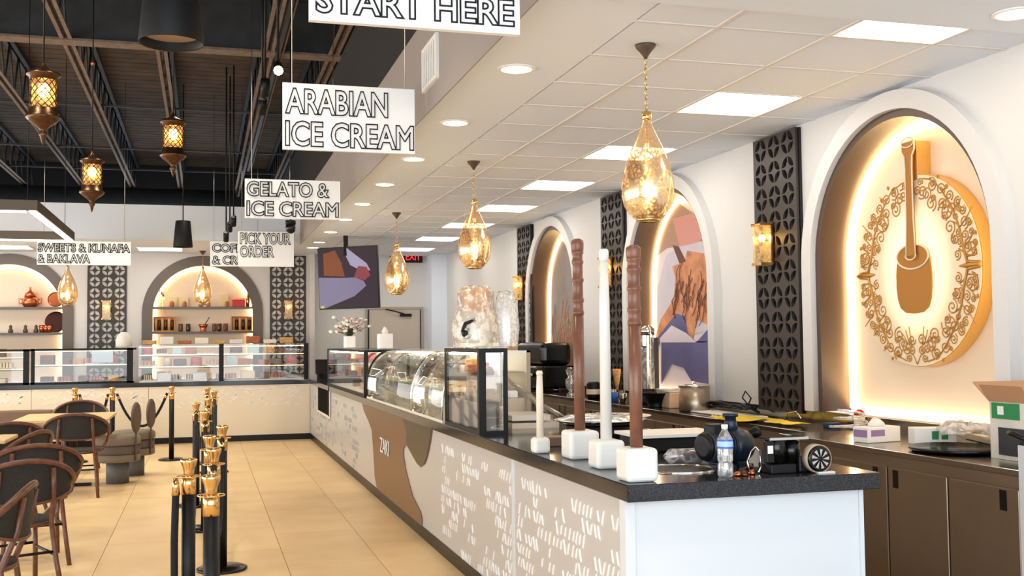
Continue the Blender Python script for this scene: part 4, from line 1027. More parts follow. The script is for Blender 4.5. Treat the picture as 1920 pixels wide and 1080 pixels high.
# tissue box purple, white box, trays
c = onw(1604, 820)
t = thing('glove_box', 'white and purple tissue box on the steel worktop', 'tissue box', (3.62, 5.22, WT), R(10)); MB().box(-.12, .12, -.06, .06, 0, .085).bev(.004, 1).build('box', PAPER, t); MB().box(-.1, .0, -.0615, -.0595, .035, .07).build('purple_print', PURPLE, t); MB().lathe([(.04, .085), (.05, .1), (.02, .125), (.004, .13)], n=7).jit(.006).build('tissue', PAPER, t)
MB().box(-.122, -.1195, -.05, .05, .03, .07).build('purple_print', PURPLE, t)
t = thing('carton_small', 'white box with small green window prints behind the round tray', 'box', (3.80, 4.98, WT), R(-20)); MB().box(-.11, .11, -.06, .06, 0, .09).bev(.003, 1).build('box', PAPER, t)
for s in (0, .05): MB().box(-.02+s, .015+s, -.0615, -.0598, .03, .075).build('green_print', GREEN, t)
t = tag(MB().lathe([(.22, 0), (.24, .012), (.245, .024), (.235, .024), (.21, .012), (.002, .012)], n=36).build('round_tray', BLACKG), 'large dark round tray on the steel worktop in front of the white box', 'tray'); t.location = (3.68, 4.62, WT)
t = tag(MB().box(-.13, .13, -.22, .22, 0, .035).bev(.008, 2).build('baking_tray', STEELT), 'rectangular steel tray leaning at the back edge right of round tray', 'tray'); t.location = (3.86, 4.42, WT+.026); t.rotation_euler = (R(4), R(6), 0)
t = thing('squeeze_bottle', 'cream squeeze bottle with red cap in the niche corner', 'bottle', (3.97, 5.9, WT)); MB().cyl(.035, 0, .09).build('bottle', CREAMST, t); MB().lathe([(.036, .09), (.03, .115), (.012, .13)], n=12).build('cap', RED, t)
t = tag(MB().lathe([(.13, 0), (.16, .03), (.1, .06), (.02, .075)], n=14).jit(.018, 3).build('plastic_bag', WRAP), 'crumpled clear plastic bag below the disc sign', 'plastic bag'); t.location = (3.88, 4.8, WT+.06)
t = tag(MB().tube([(.14*math.cos(a*.5)*(1-.02*a), .1*math.sin(a*.5), .02+.004*a) for a in range(30)], .008, 6).build('clear_hose', glassy('hose', refl=.3, film=.3)), 'coil of clear hose left of the tissue box', 'hose'); t.location = (3.78, 5.72, WT)
for k, (u, v, sx_, sy2) in enumerate([(1475, 796, .10, .16), (1400, 788, .2, .24), (1348, 786, .05, .1)]):
    c = onw(u, v); o = MB(); q = random.Random(k); rings = []
    for i in range(7): rings.append([(sx_*(a-3)/3*(1-.2*q.random()), sy2*(i-3)/3, .006+.022*q.random()*(1-abs(a-3)/4)) for a in range(7)])
    o.loops(rings, closed=False, cap=False); bmesh.ops.solidify(o.bm, geom=o.bm.faces[:], thickness=.006); o = o.build('cloth', YELLOW); o.location = (min(c.x, 3.85), c.y, WT+.004)
    tag(o, ['folded yellow cloth nearest the tissue box', 'spread out yellow cloth in the middle of worktop', 'small yellow cloth behind the pump neck'][k], 'cloth')
c = onw(1502, 790); t = tag(MB().box(-.05, .05, -.03, .03, 0, .03).bev(.006).build('blue_case', mat('dark_blue', (24, 56, 96), .4)), 'small dark blue case behind the yellow cloth', 'case'); t.location = (3.93, 6.15, WT)
t = tag(MB().box(-.12, .12, -.5, .5, 0, .012).bev(.004, 1).build('white_board', PAPER), 'long white sheet lying under the black cables', 'sheet'); t.location = (3.86, 7.55, WT)
mb = MB(); q = random.Random(2)
for k in range(4):
    mb.tube([(q.uniform(-.03, .03), -.45+.1*i, .02+.03*abs(math.sin(i*.9+k))+.006*k) for i in range(10)], .011, 6)
mb.tube([(0, -.3, .03), (.02, -.35, .12), (0, -.30, .17), (-.01, -.27, .12), (.02, -.36, .04), (0, -.5, .02)], .006, 6)
t = tag(mb.build('cable_bundle', BLACK), 'tangle of black cables with a loop on the worktop', 'cable'); t.location = (3.93, 7.6, WT+.014)
t = tag(MB().tube([(0, 0, 0), (-.02, -.05, .06), (0, -.14, .075), (0, -.2, .03)], .006).build('tap', CHROME), 'small bent steel pipe at foot of nearest lattice', 'pipe'); t.location = (3.93, 6.72, WT)
# pot, boxes, bowl, dispenser
c = onw(1302, 772); t = thing('steel_pot', 'brushed steel stock pot on the worktop below mural', 'pot', (3.82, P(1302, 770, 0, 3.82).y, WT)); MB().lathe([(.12, 0), (.125, .01), (.125, .2)], n=24).build('pot', STEEL, t); MB().lathe([(.125, .2), (.13, .205), (.12, .215), (.02, .22), (.015, .24), (.002, .242)], n=24).build('lid', CHROME, t)
c = onw(1232, 765)
t = thing('black_bowl', 'black footed bowl on the worktop beside nearer brown baton', 'bowl', (3.76, P(1231, 765, 0, 3.76).y, WT)); MB().lathe([(.08, 0), (.07, .01), (.09, .06), (.15, .12), (.155, .125), (.14, .12), (.05, .05), (.002, .05)], n=24).build('bowl', BLACK, t)
t = thing('napkin_box', 'cream crumpled open paper box between bowl and steel pot', 'box', (3.88, P(1264, 760, 0, 3.88).y, WT)); MB().box(-.1, .1, -.13, .13, 0, .13).bev(.005, 1).build('box', mat('cream_print', (214, 190, 164), .7, var=.15), t); MB().box(-.1, .1, -.13, .13, .13, .16, taper=.8).jit(.012).build('crumpled_top', PAPER, t)
t = thing('drink_dispenser', 'tall clear cylinder dispenser with steel ends in front of mural', 'dispenser', (3.86, P(1216, 740, 0, 3.86).y, WT))
MB().lathe([(.09, 0), (.09, .03), (.06, .05), (.06, .14)], n=20).build('base', BLACK, t); MB().lathe([(.058, .14), (.058, .62)], n=20, cap=False).build('clear_cylinder', glassy('disp_glass', refl=.35, film=.3), t); MB().cyl(.02, .14, .62).build('ice_tube', CHROME, t)
MB().lathe([(.065, .62), (.065, .68), (.04, .70), (.03, .71)], n=20).build('lid', CHROME, t); MB().tube([(-.06, 0, .17), (-.11, 0, .17)], .012).build('tap', CHROME, t); MB().box(.0, .12, .03, .14, .1, .6).build('rear_housing', DARKSTEEL, t)
t = thing('cone_stand', 'ice cream cone standing on a dark holder at far lattice foot', 'cone', (3.85, P(1157, 740, 0, 3.85).y, WT)); MB().box(-.05, .05, -.05, .05, 0, .1).build('holder', BLACK, t); MB().lathe([(.012, .1), (.04, .27), (.042, .3), (.03, .3), (.008, .14)], n=14).build('cone', PASTRY[0], t)
for k in range(5):
    o = MB().lathe([(.028, 0), (.034, .09+.02*(k % 2)), (.03, .09+.02*(k % 2)), (.024, .005)], n=12).build('cup', [STEELT, GLASSC, BLUE, STEELT, PAPER][k]); o.location = (3.72+.03*(k % 2), P(1168-8*k, 745, 0, 3.72).y, WT)
    tag(o, ['small steel cup left of the black bowl', 'small clear cup second from the bowl', 'small blue cup on worktop behind white baton', 'small steel cup behind the white baton', 'small paper cup nearest to the cone'][k], 'cup')
t = thing('coffee_machine', 'large black coffee machine under the farthest wall arch', 'machine', (3.84, 11.95, WT))
MB().box(-.2, .18, -.55, .55, .05, .30).bev(.02, 2).build('body', BLACKG, t); MB().box(-.2, .16, -.5, .5, .30, .56).bev(.06, 3).build('hood', BLACKG, t)
for y in (-.4, .4): MB().cyl(.03, 0, .05, (0, y, 0)).build('foot', CHROME, t)
MB().tube([(-.26, -.5, .28), (-.26, .5, .28)], .012).build('rail', CHROME, t)
for y in (-.25, .2): MB().lathe([(.035, 0), (.035, .04)], (-.24, y, .17)).build('group_head', CHROME, t); MB().tube([(-.24, y, .18), (-.36, y, .17)], .013).build('lever', BLACK, t)
t = thing('glass_jar', 'ornate clear glass jar in front of the coffee machine', 'jar', (3.68, P(1071, 740, 0, 3.68).y, WT)); MB().lathe([(.05, 0), (.05, .02), (.02, .05), (.055, .1), (.06, .17), (.03, .2), (.05, .24), (.055, .28)], n=16, cap=False).build('glass', glassy('jar_glass', refl=.35, film=.3, scale=60), t); MB().cyl(.04, .28, .3).build('lid', CHROME, t)
t = thing('jar', 'dark lidded jar with pale band left of the white baton', 'jar', (3.7, P(1113, 740, 0, 3.7).y, WT)); MB().lathe([(.06, 0), (.07, .03), (.07, .15), (.05, .17)], n=16).build('jar', BLACK, t); MB().lathe([(.071, .05), (.071, .10)], n=16, cap=False).build('band', PASTRY[2], t)
t = thing('carton_stack', 'brown parcel on the worktop behind the wrapped machine', 'box', (3.85, 13.15, WT)); MB().box(-.14, .14, -.14, .14, 0, .3).build('carton', BLACK, t); MB().box(-.12, .12, -.12, .12, .3, .52).build('parcel', mat('parcel', (206, 168, 124), .7), t)

# ================================================================ BACK WALL RIGHT: DOOR, EXIT SIGN, TV
d0, d1 = P(690, 600, 1, YB).x, P(788, 600, 1, YB).x; dz = P(740, 581, 1, YB).z
dr = MB().box(d0, d1, YB-.03, YB-.005, 0.01, dz).build('door_1', mat('door_paint', (196, 184, 168), .5)); dr['kind'] = 'structure'
MB().box(d0-.05, d0-.005, YB-.045, YB-.0, 0, dz+.05).box(d1+.005, d1+.05, YB-.045, YB-.0, 0, dz+.05).box(d0-.005, d1+.005, YB-.045, YB-.0, dz+.005, dz+.05).build('door_frame', mat('door_frame', (170, 158, 144), .5), dr)
MB().box(d0-.012, d0+.01, YB-.05, YB-.03, 0, dz).box(d1-.01, d1+.0, YB-.05, YB-.03, 0, dz).build('dark_gap', BLACK, dr)
MB().box(d0+.55, d0+.75, YB-.09, YB-.04, dz-.12, dz-.07).build('door_closer', BLACK, dr); MB().tube([(d0+.62, YB-.07, dz-.07), (d0+.45, YB-.12, dz-.03), (d0+.3, YB-.06, dz+.01)], .012).build('closer_arm', BLACK, dr)
e0 = P(758, 492, 1, YB-.1)
t = thing('exit_sign', 'black EXIT sign with red letters above the grey door', 'sign', (e0.x, YB-.02, e0.z))
MB().box(0, .33, -.05, 0, 0, .21).build('housing', BLACK, t); text('lettering', 'EXIT', .17, TY(.025, -.052, .045), emis('exit_red', (255, 40, 50), 2.5), t, extrude=.001, sx=.78)
struct(MB().box(d0-.4, d0-.02, YB-.06, YB-.001, dz+.05, dz+.09).build('trim_4', WALL)); struct(MB().box(P(733, 500, 1, YB).x-.02, P(733, 500, 1, YB).x+.01, YB-.03, YB-.001, 2.5, 3).build('trim_5', BLACK))
struct(MB().box(1.72, 1.80, 18.2, YB, 0, 3).build('trim_6', WALL))
ty = 11.0
c00, c10, c11, c01 = [P(u, v, 1, y) for u, v, y in ((599, 581, 15.3), (711, 577, 14.8), (694, 458, 14.8), (588, 466, 15.3))]
ax = (c10-c00).normalized(); up = (c01-c00); up = (up-ax*up.dot(ax)).normalized(); nn = ax.cross(up)
W, H = (c10-c00).length, (c01-c00).length
TV = frame((c00+c10)/2, ax, up, nn)
t = thing('television', 'tilted flat television hanging from the ceiling showing a food close-up', 'television', (0, 0, 0)); t.matrix_world = TV
MB().box(-W/2, W/2, 0, H, -.05, 0).bev(.004, 1).build('body', BLACK, t)
def scr(nm, pts, m_, n): plate(nm, [[(x*W-W/2, y*H) for x, y in pts]], .001, frame((0, 0, n), (1, 0, 0), (0, 1, 0), (0, 0, 1)), m_, t)
def smat(n, c): return mat(n, c, .45, spec=.15, emit=c, estr=.45)
scr('screen', [(.01, .02), (.99, .02), (.99, .98), (.01, .98)], smat('scr_dark', (44, 34, 44)), .001)
scr('screen_picture', [(.01, .52), (.4, .5), (.62, .5), (.76, .44), (.80, .36), (.6, .2), (.1, .02), (.01, .02)], smat('scr_slate', (104, 102, 130)), .002)
scr('screen_picture', [(.1, .55), (.45, .52), (.4, .75), (.3, .95), (.1, .9)], smat('scr_rust', (104, 62, 40)), .003)
scr('screen_picture', [(.5, .98), (.62, .88), (.82, .72), (.88, .6), (.7, .62), (.55, .7), (.48, .85)], smat('scr_lav', (130, 128, 160)), .004)
scr('screen_picture', [(.6, .5), (.68, .68), (.82, .66), (.88, .52), (.78, .45)], smat('scr_wine', (112, 54, 60)), .005)
scr('screen_picture', [(.03, .0+.02), (.09, .02), (.09, .06), (.03, .06)], smat('scr_yellow', (170, 160, 60)), .006)
pt = P(648, 447, 1, 15.05)
o = MB().box(pt.x-.03, pt.x+.03, 15.02, 15.08, (c01.z+W*0)-.12, ZC).build('ceiling_pole', BLACK, t); o.data.transform(TV.inverted())

# ================================================================ BACK WALL SHELVES AND PASTRY CASES
def shelf_board(c, z, label, w_=.80):
    o = MB().box(c-w_, c+w_, YB+.0, YB+.19, z-.035, z).build('shelf_board', mat('grey_shelf', (104, 98, 96), .5)); tag(o, label, 'shelf')
for c, nm in ((0, 'middle back arch'), (-2.97, 'left back arch with copper pots')):
    shelf_board(c, 2.12, 'upper grey shelf in the '+nm, .80); shelf_board(c, 1.71, 'lower grey shelf in the '+nm, .80)
SY = YB+.09
def put(o, x, z, label, cat, group=None, y=SY): o.location = (x, y, z); tag(o, label, cat, group); return o
def lt(name, pr, m_, n=14): return MB().lathe(pr, n=n).build(name, m_)
z1, z2 = 2.121, 1.711
mb = MB()
for s in (-1, 1):
    mb.box(-.02+s*.035-.008, -.02+s*.035+.008, -.02, .02, 0, .13)
    mb.tube([(0, 0, .2), (s*.03, 0, .24), (s*.035, 0, .30), (s*.06, 0, .33)], .007, 5)
mb.box(-.06, .05, -.025, .025, .11, .17).tube([(.03, 0, .16), (.02, 0, .22), (-.01, 0, .24)], .02)
put(mb.build('deer_figurine', GOLD), -.66, z1, 'small golden antlered figurine at the left of the upper shelf', 'figurine')
for i, x in enumerate((-.50, -.30, -.04, .08, .38)):
    put(lt('spice_jar', [(.03, 0), (.035, .02), (.035, .07), (.025, .08), (.025, .09)], PASTRY[1]), x, z1, 'small brown jar on the upper shelf, %s from the left' % ('first', 'second', 'third', 'fourth', 'last')[i], 'jar', y=SY-.05)
for i, x in enumerate((-.49, -.31, .33)):
    put(MB().box(-.07, .07, -.02, .02, 0, .17+(i == 2)*.05).bev(.006, 1).build('gift_box', mat('pale_yellow_box', (228, 210, 160), .6)), x, z1, 'pale yellow box behind the small jars, %s' % ('leftmost', 'second', 'beside the red box')[i], 'box', y=SY+.05)
t = thing('red_box', 'dark red box with gold trim on the upper shelf', 'box', (.57, SY, z1)); MB().box(-.1, .1, -.05, .05, 0, .12).bev(.006, 1).build('box', RED, t); MB().box(-.11, .11, -.055, .055, .12, .145).build('lid', COPPER, t)
put(lt('gold_bottle', [(.03, 0), (.035, .1), (.03, .16), (.012, .2), (.012, .26)], GOLD), .72, z1, 'tall golden bottle at the right end of the upper shelf', 'bottle')
def crate(x, label):
    t = thing('wooden_crate', label, 'crate', (x, SY, z2)); OW = mat('orange_wood', (190, 130, 80), .6)
    MB().box(-.17, .17, -.07, .07, 0, .02).box(-.17, -.155, -.07, .07, .02, .25).box(.155, .17, -.07, .07, .02, .25).box(-.155, .155, .055, .07, .02, .25).build('box', OW, t)
    for k in range(6): o = MB().cyl(.022, .0, .2-.03*(k % 2), n=10).build('bottle', BRASS if k % 2 else PASTRY[0], t); o.location = (-.13+.052*k, -.02, .021)
crate(-.62, 'orange wooden crate of small bottles at left of the lower shelf'); crate(.62, 'orange wooden crate of small bottles at right of the lower shelf')
for i, x in enumerate((-.36, -.24, .18, .26, .36)):
    put(lt('spice_cup', [(.03, 0), (.038, .03), (.036, .12), (.03, .13)], [PASTRY[3], BRASS][i % 2]), x, z2, 'small dark cup on the lower shelf, %s' % ('first from left', 'second from left', 'just right of the mortar', 'fourth from left', 'nearest the right crate')[i], 'cup')
t = thing('small_mortar', 'small brass mortar with slanting pestle on lower shelf', 'mortar', (0, SY, z2)); MB().lathe([(.06, 0), (.04, .02), (.07, .09), (.08, .12), (.06, .1), (.002, .04)], n=16).build('bowl', COPPER, t); MB().tube([(-.01, 0, .05), (.1, 0, .24)], [.012, .007]).build('pestle', BRONZE, t)
# left arch: copper
t = thing('copper_pot', 'shiny copper pot with domed lid on upper left shelf', 'pot', (P(55, 575, 1, YB).x, SY, z1)); MB().lathe([(.09, 0), (.13, .06), (.12, .13), (.08, .16)], n=20).build('body', COPPER, t); MB().lathe([(.09, .16), (.08, .22), (.03, .26), (.015, .29), (.02, .31), (.002, .33)], n=20).build('lid', COPPER, t); MB().tube([(.11, 0, .12), (.17, 0, .14), (.16, 0, .06), (.12, 0, .05)], .01).build('handle', COPPER, t); MB().tube([(-.11, 0, .12), (-.17, 0, .14), (-.16, 0, .06), (-.12, 0, .05)], .01).build('handle', COPPER, t)
Mx = Matrix.Rotation(R(80), 3, 'X')
t = thing('copper_plate', 'round copper plate leaning on the upper left shelf', 'plate', (P(103, 563, 1, YB).x, SY+.04, z1+.125)); MB().lathe([(.12, 0), (.125, .006), (.09, -.004), (.002, -.006)], n=24, M=Mx).build('plate', COPPER, t)
t = thing('dark_round_tray', 'large dark round tray leaning on the lower left shelf', 'tray', (P(104, 605, 1, YB).x, SY, z2+.17)); MB().lathe([(.165, 0), (.17, .01), (.14, .0), (.002, -.004)], n=28, M=Mx).build('tray', mat('dark_copper2', (70, 36, 28), .4, metal=.6), t)
for i, u in enumerate((18, 46, 66)): put(lt('coffee_pot', [(.035, 0), (.04, .03), (.02, .08), (.03, .1), (.004, .13)], BRONZE), P(u, 620, 1, YB).x, z2, 'tiny dark pot on the lower left shelf, %s' % ('leftmost', 'middle', 'nearest the copper cups')[i], 'pot')
for i, u in enumerate((77, 85, 92)): put(lt('copper_cup', [(.035, 0), (.04, .06), (.045, .12), (.03, .12)], COPPER), P(u, 620, 1, YB).x, z2, 'copper cup on the lower left shelf, %s' % ('left', 'middle', 'right one beside the dark tray')[i], 'cup')

def pastry_case(x0, x1, ztop, label, posts, framed=True, shelves=(1.16, 1.33), seed=1, lights=True):
    t = thing('pastry_case', label, 'display case', (x0, BY+.03, CT)); W, H, D = x1-x0, ztop-CT, .6
    mb = MB()
    for px, w_ in posts: mb.box(px-x0-w_/2, px-x0+w_/2, 0, .04, 0, H)
    if framed: mb.box(0, W, 0, .03, H-.03, H).box(0, W, D-.03, D, H-.03, H).box(0, W, 0, .03, 0, .03)
    mb.build('frame', BLACK, t)
    MB().box(.01, W-.01, .012, .018, .03, H-.01).build('glass_front', GLASS, t)
    MB().box(.01, W-.01, .02, D-.02, H-.012, H-.004).build('glass_top', GLASS, t)
    for k, z in enumerate(shelves):
        MB().box(.02, W-.02, .05+.08*k, D-.04, z-CT, z-CT+.01).build('glass_shelf', GLASSC, t)
        if lights: MB().box(.02, W-.02, .045+.08*k, .058+.08*k, z-CT-.012, z-CT-.0005).build('light_strip', LEDC, t)
    for z in shelves: MB().box(.02, W-.02, .03, .040, z-CT-.022, z-CT-.010).build('dark_shelf_edge', BLACK, t)
    if lights: MB().box(.02, W-.02, .03, .045, H-.045, H-.032).build('light_strip', LEDC, t)
    MB().box(.02, W-.02, .03, D-.02, .0, .02).build('deck', WHITE, t)
    return t
pastry_case(-4.6, -2.46, 1.45, 'black framed glass pastry case at the far left of back counter', [(-4.58, .06), (-2.5, .08)])
pastry_case(-2.44, -1.00, 1.455, 'black framed glass pastry case below the left lattice panel', [(-2.41, .05), (-1.06, .09)], shelves=(1.21,))
pastry_case(-.95, 1.60, 1.50, 'long frameless pastry case with thin black posts under the middle arch', [(.27, .07), (1.56, .07)], framed=False, shelves=(1.16, 1.34))
q = random.Random(21); kinds = PASTRY
grp = 'pastries and boxes in the back wall cases'
def case_items(x0, x1, z, zname, cname, sd):
    q = random.Random(sd); x = x0+.12; k = -1
    while x < x1-.1:
        wv_ = q.uniform(.07, .13); h = q.uniform(.06, .13); kind = q.choice(('tray', 'loaf', 'cake', 'box')); k += 1; zq = ORD[k]+' '+zname
        if kind == 'tray':
            t = thing('pastry_tray', 'tray of pastries, %s of the %s' % (zq, cname), 'tray', (x, BY+.32, z), 0, grp)
            MB().box(-wv_, wv_, -.15, .15, 0, .012).build('tray', PAPER, t)
            mb = MB()
            for a in range(4):
                for b in range(3): mb.box(-wv_+.02+a*(2*wv_-.04)/4, -wv_+.01+(a+.9)*(2*wv_-.04)/4, -.13+b*.09, -.06+b*.09, .013, .085)
            mb.build('pastries', q.choice(kinds[:4]), t, kind='stuff')
        elif kind == 'cake':
            t = thing('cake', 'round cake, %s of the %s' % (zq, cname), 'cake', (x, BY+.3, z), 0, grp)
            MB().cyl(wv_*.9, 0, .01, n=20).build('board', GOLD, t); MB().lathe([(wv_*.8, .01), (wv_*.8, h), (wv_*.7, h+.01), (.002, h+.012)], n=20).build('cake', q.choice(kinds), t)
        elif kind == 'loaf':
            o = MB().box(-wv_*.9, wv_*.9, -.12, .12, 0, h, taper=.85).bev(.012).build('loaf', q.choice(kinds[:4])); o.location = (x, BY+.3, z); tag(o, 'brown loaf, %s of the %s' % (zq, cname), 'pastry', grp)
        else:
            o = MB().box(-wv_*.8, wv_*.8, -.1, .1, 0, h+.02).bev(.004, 1).build('pastry_box', q.choice([CREAMST, PASTRY[0], PASTRY[3], mat('pale_blue', (190, 215, 230), .6)])); o.location = (x, BY+.3, z); tag(o, 'pale box, %s of the %s' % (zq, cname), 'box', grp)
        x += wv_*2+.03
for z, zn, sd in ((CT+.0215, 'on the bottom deck', 1), (1.171, 'on the lower shelf', 2), (1.351, 'on the top shelf', 3)): case_items(-.93, 1.5, z, zn, 'long case', sd)
for z, zn, sd in ((CT+.0215, 'on the bottom deck', 5), (1.221, 'on the shelf', 6)): case_items(-2.36, -1.12, z, zn, 'case below the left lattice', sd)
for z, zn, sd in ((CT+.0215, 'on the bottom deck', 7), (1.171, 'on the lower shelf', 8), (1.34, 'on the top shelf', 11)): case_items(-4.5, -2.6, z, zn, 'far left case', sd)
t = thing('price_card', 'white and blue paper sheet standing in the case below left lattice', 'sign', (P(192, 670, 1, BY+.1).x, BY+.10, 1.24)); MB().box(-.15, .15, 0, .008, 0, .2).build('sheet', mat('pale_blue_sheet', (186, 208, 232), .5), t)
for k, (u, v) in enumerate([(308, 705), (375, 702)]):
    c = P(u, v, 1, BY-.05)
    o = MB().box(-.1, .1, -.06, .0, 0, .14).bev(.012).jit(.006, k).build('paper_bag', mat('pale_blue_bag', (214, 226, 240), .6)); o.location = (c.x, BY+.0+.07-.03, CT+.001)
    o.location = (c.x, BY+.02, CT+.001); tag(o, ['pale blue crumpled bag in front of long pastry case, left', 'pale blue bag in front of long pastry case, near the post'][k], 'bag')
# trays and boxes stacked on top of the cases
q = random.Random(8)
for k in range(9):
    x = -.8+.26*k; h = q.uniform(.05, .12); o = MB().box(-.1, .1, -.13, .13, 0, h).bev(.01).build('cake_box', [PASTRY[0], PAPER, PASTRY[1], CREAMST][k % 4]); o.location = (x, BY+.42, 1.501)
    tag(o, '%s box on top of the long pastry case, %s from the left' % (['tan', 'white', 'brown', 'cream'][k % 4], ['first', 'second', 'third', 'fourth', 'fifth', 'sixth', 'seventh', 'eighth', 'ninth'][k]), 'box')
o = MB().lathe([(.08, 0), (.12, .03), (.12, .12), (.09, .2), (.04, .24)], n=12).jit(.006).build('white_bag', PAPER); o.location = (P(232, 640, 1, BY+.3).x, BY+.3, 1.456); tag(o, 'white covered stand on top of the case below left lattice', 'bag')

# ================================================================ STANCHIONS
def make_st(label):
    t = thing('stanchion', label, 'stanchion', (0, 0, 0), 0, 'rope stanchions of the queue')
    MB().lathe([(.165, 0), (.165, .015), (.14, .025), (.04, .035)], n=28).build('base', BLACKG, t)
    MB().lathe([(.032, .03), (.032, .79)], n=16).build('post', BLACK, t)
    MB().lathe([(.034, .788), (.034, .872), (.026, .876)], n=18).build('gold_collar', GOLD, t)
    MB().lathe([(.026, .875), (.024, .888), (.028, .91), (.038, .936), (.04, .95), (.034, .956), (.002, .955)], n=18).build('gold_finial', GOLD, t)
    MB().tube([(.055*math.cos(a), .055*math.sin(a), .872) for a in [2*PI*k/16 for k in range(16)]], .0035, 5, closed=True).build('hook_ring', GOLD, t)
    return t
ZS = .95
spots = [(396, 893, 'front black post with gold top, nearest of all stanchions'), (354, 862, 'black post with gold top just left behind the nearest one'),
 (401, 842, 'gold topped post peeking right above the nearest stanchion'), (393, 818, 'gold topped post just behind the third one, middle of queue'),
 (417, 799, 'gold topped post standing on the right side of the queue'), (385, 772, 'slim gold topped post in the middle of the queue'),
 (368, 756, 'gold topped post on the left side halfway down the queue'), (391, 747, 'far gold topped post, centre of queue'),
 (402, 733, 'far gold topped post at the right end'), (389, 727, 'farthest gold topped post of the central queue'),
 (322, 725, 'lone rope stanchion standing at the back counter left of the queue'), (211, 727, 'rope stanchion behind the round oval backed chairs'), (141, 728, 'rope stanchion behind the table at far left')]
st0 = None; SP = []
for u, v, lb in spots:
    p_ = P(u, v, 2, ZS); 
    if st0 is None: st0 = s_ = make_st(lb)
    else: s_ = dup(st0)
    s_['label'] = lb; s_.location = (p_.x, p_.y, 0); SP.append(p_)
def rope(a, b, sag, label, loose=False):
    a = Vector((a.x, a.y, .868)); b = Vector((b.x, b.y, .868)); d = (b-a).normalized() if not loose else Vector((-1, 0, 0))
    a2, b2 = a+d*.056, b-d*.056
    t = thing('velvet_rope', label, 'rope', tuple(a2), 0, None); rel = b2-a2; n = 16; pts = []
    for i in range(n+1):
        f = i/n; pts.append(Vector((rel.x*f, rel.y*f, -sag*(1-(2*f-1)**2))))
    MB().tube(pts, .017, 8).build('cord', ROPE, t)
    for e, f in ((0, 1), (n, n-1)):
        dd = (pts[f]-pts[e]).normalized(); MB().tube([pts[e]-dd*.005, pts[e]+dd*.07], [.012, .021], 10).build('gold_end', GOLD, t)
    return t
rope(SP[0], SP[2], .52, 'black rope between the nearest post and the third one')
rope(SP[1], SP[6], .55, 'long black rope on the left side of the queue')
rope(SP[2], SP[4], .5, 'black rope hanging on the right side of the queue')
rope(SP[3], SP[5], .5, 'black rope in the middle of the queue')
rope(SP[4], SP[8], .55, 'black rope receding on the far right side of queue')
rope(SP[5], SP[7], .5, 'black rope between slim middle post and far centre post')
rope(SP[6], SP[9], .5, 'black rope receding on the far left side of the queue')
rope(SP[10], SP[11], .42, 'black rope sagging behind the oval backed chairs')
rope(SP[11], SP[12], .42, 'black rope sagging behind the dining table')
# doubled loose rope hanging from the second post
t = thing('velvet_rope', 'black rope hanging straight down left of the second post', 'rope', (SP[1].x-.058, SP[1].y-.02, .868))
MB().tube([(-.0, 0, -.06), (-.006, 0, -.3), (-.004, 0, -.6), (.0, .0, -.8)], .017, 8).build('cord', ROPE, t); MB().tube([(0, 0, 0), (-.0, 0, -.08)], [.012, .021], 10).build('gold_end', GOLD, t)

# ================================================================ SEATING
def make_chair(label):
    t = thing('bistro_chair', label, 'chair', (0, 0, 0), 0, 'woven bistro chairs')
    def yb(x): return -.27+.35*x*x
    hoop = [(.24, .17, .44), (.285, .05, .54), (.305, -.04, .62)]
    hoop += [(.31*math.cos(a), -.10-.2*math.sin(a)**.7, .66+.165*math.sin(a)) for a in [PI*i/16 for i in range(1, 16)]]
    hoop += [(-x, y, z) for x, y, z in hoop[:3][::-1]]
    MB().tube(hoop, .0165, 8).build('hoop_frame', BAMBOO, t)
    # woven back shell following the hoop
    mb = MB(); rings = []
    for j in range(6):
        f = j/5; r_ = []
        for i in range(17):
            a = PI*(.06+.88*i/16); top = Vector((.295*math.cos(a), -.10-.2*math.sin(a)**.7, .66+.152*math.sin(a))); lowp = Vector((.295*math.cos(a), -.11-.17*math.sin(a), .65-.08*math.sin(a)))
            r_.append(top.lerp(lowp, f))
        rings.append(r_)
    mb.loops(rings, closed=False, cap=False); bmesh.ops.solidify(mb.bm, geom=mb.bm.faces[:], thickness=.012)
    mb.build('woven_back', WEAVE, t)
    MB().tube([(.297*math.cos(a), -.11-.17*math.sin(a), .65-.08*math.sin(a)) for a in [PI*(.03+.94*i/14) for i in range(15)]], .009, 6).build('lower_rail', BAMBOO, t)
    MB().lathe([(.2, .425), (.225, .43), (.23, .45), (.2, .462), (.002, .463)], n=24).build('seat', WEAVE, t)
    MB().tube([(.225*math.cos(2*PI*k/20), .225*math.sin(2*PI*k/20), .437) for k in range(20)], .013, 6, closed=True).build('seat_rim', BAMBOO, t)
    for s in (-1, 1):
        MB().tube([(s*.15, -.285, .78), (s*.16, -.26, .62), (s*.17, -.19, .44), (s*.19, -.22, .22), (s*.21, -.30, 0)], .0155, 8).build('leg', BAMBOO, t)
        MB().tube([(s*.18, .17, .44), (s*.19, .19, .22), (s*.20, .22, 0)], .0155, 8).build('leg', BAMBOO, t)
        MB().tube([(s*.188, -.215, .25), (s*.188, .19, .25)], .009, 6).build('stretcher', BLACK, t)
        MB().tube([(s*.285, .05, .54), (s*.26, -.02, .47), (s*.2, -.05, .43)], .009, 6).build('arm_brace', BAMBOO, t)
    MB().tube([(-.188, -.215, .27), (.188, -.215, .27)], .009, 6).build('stretcher', BLACK, t)
    MB().tube([(-.188, .19, .27), (.188, .19, .27)], .009, 6).build('stretcher', BLACK, t)
    return t
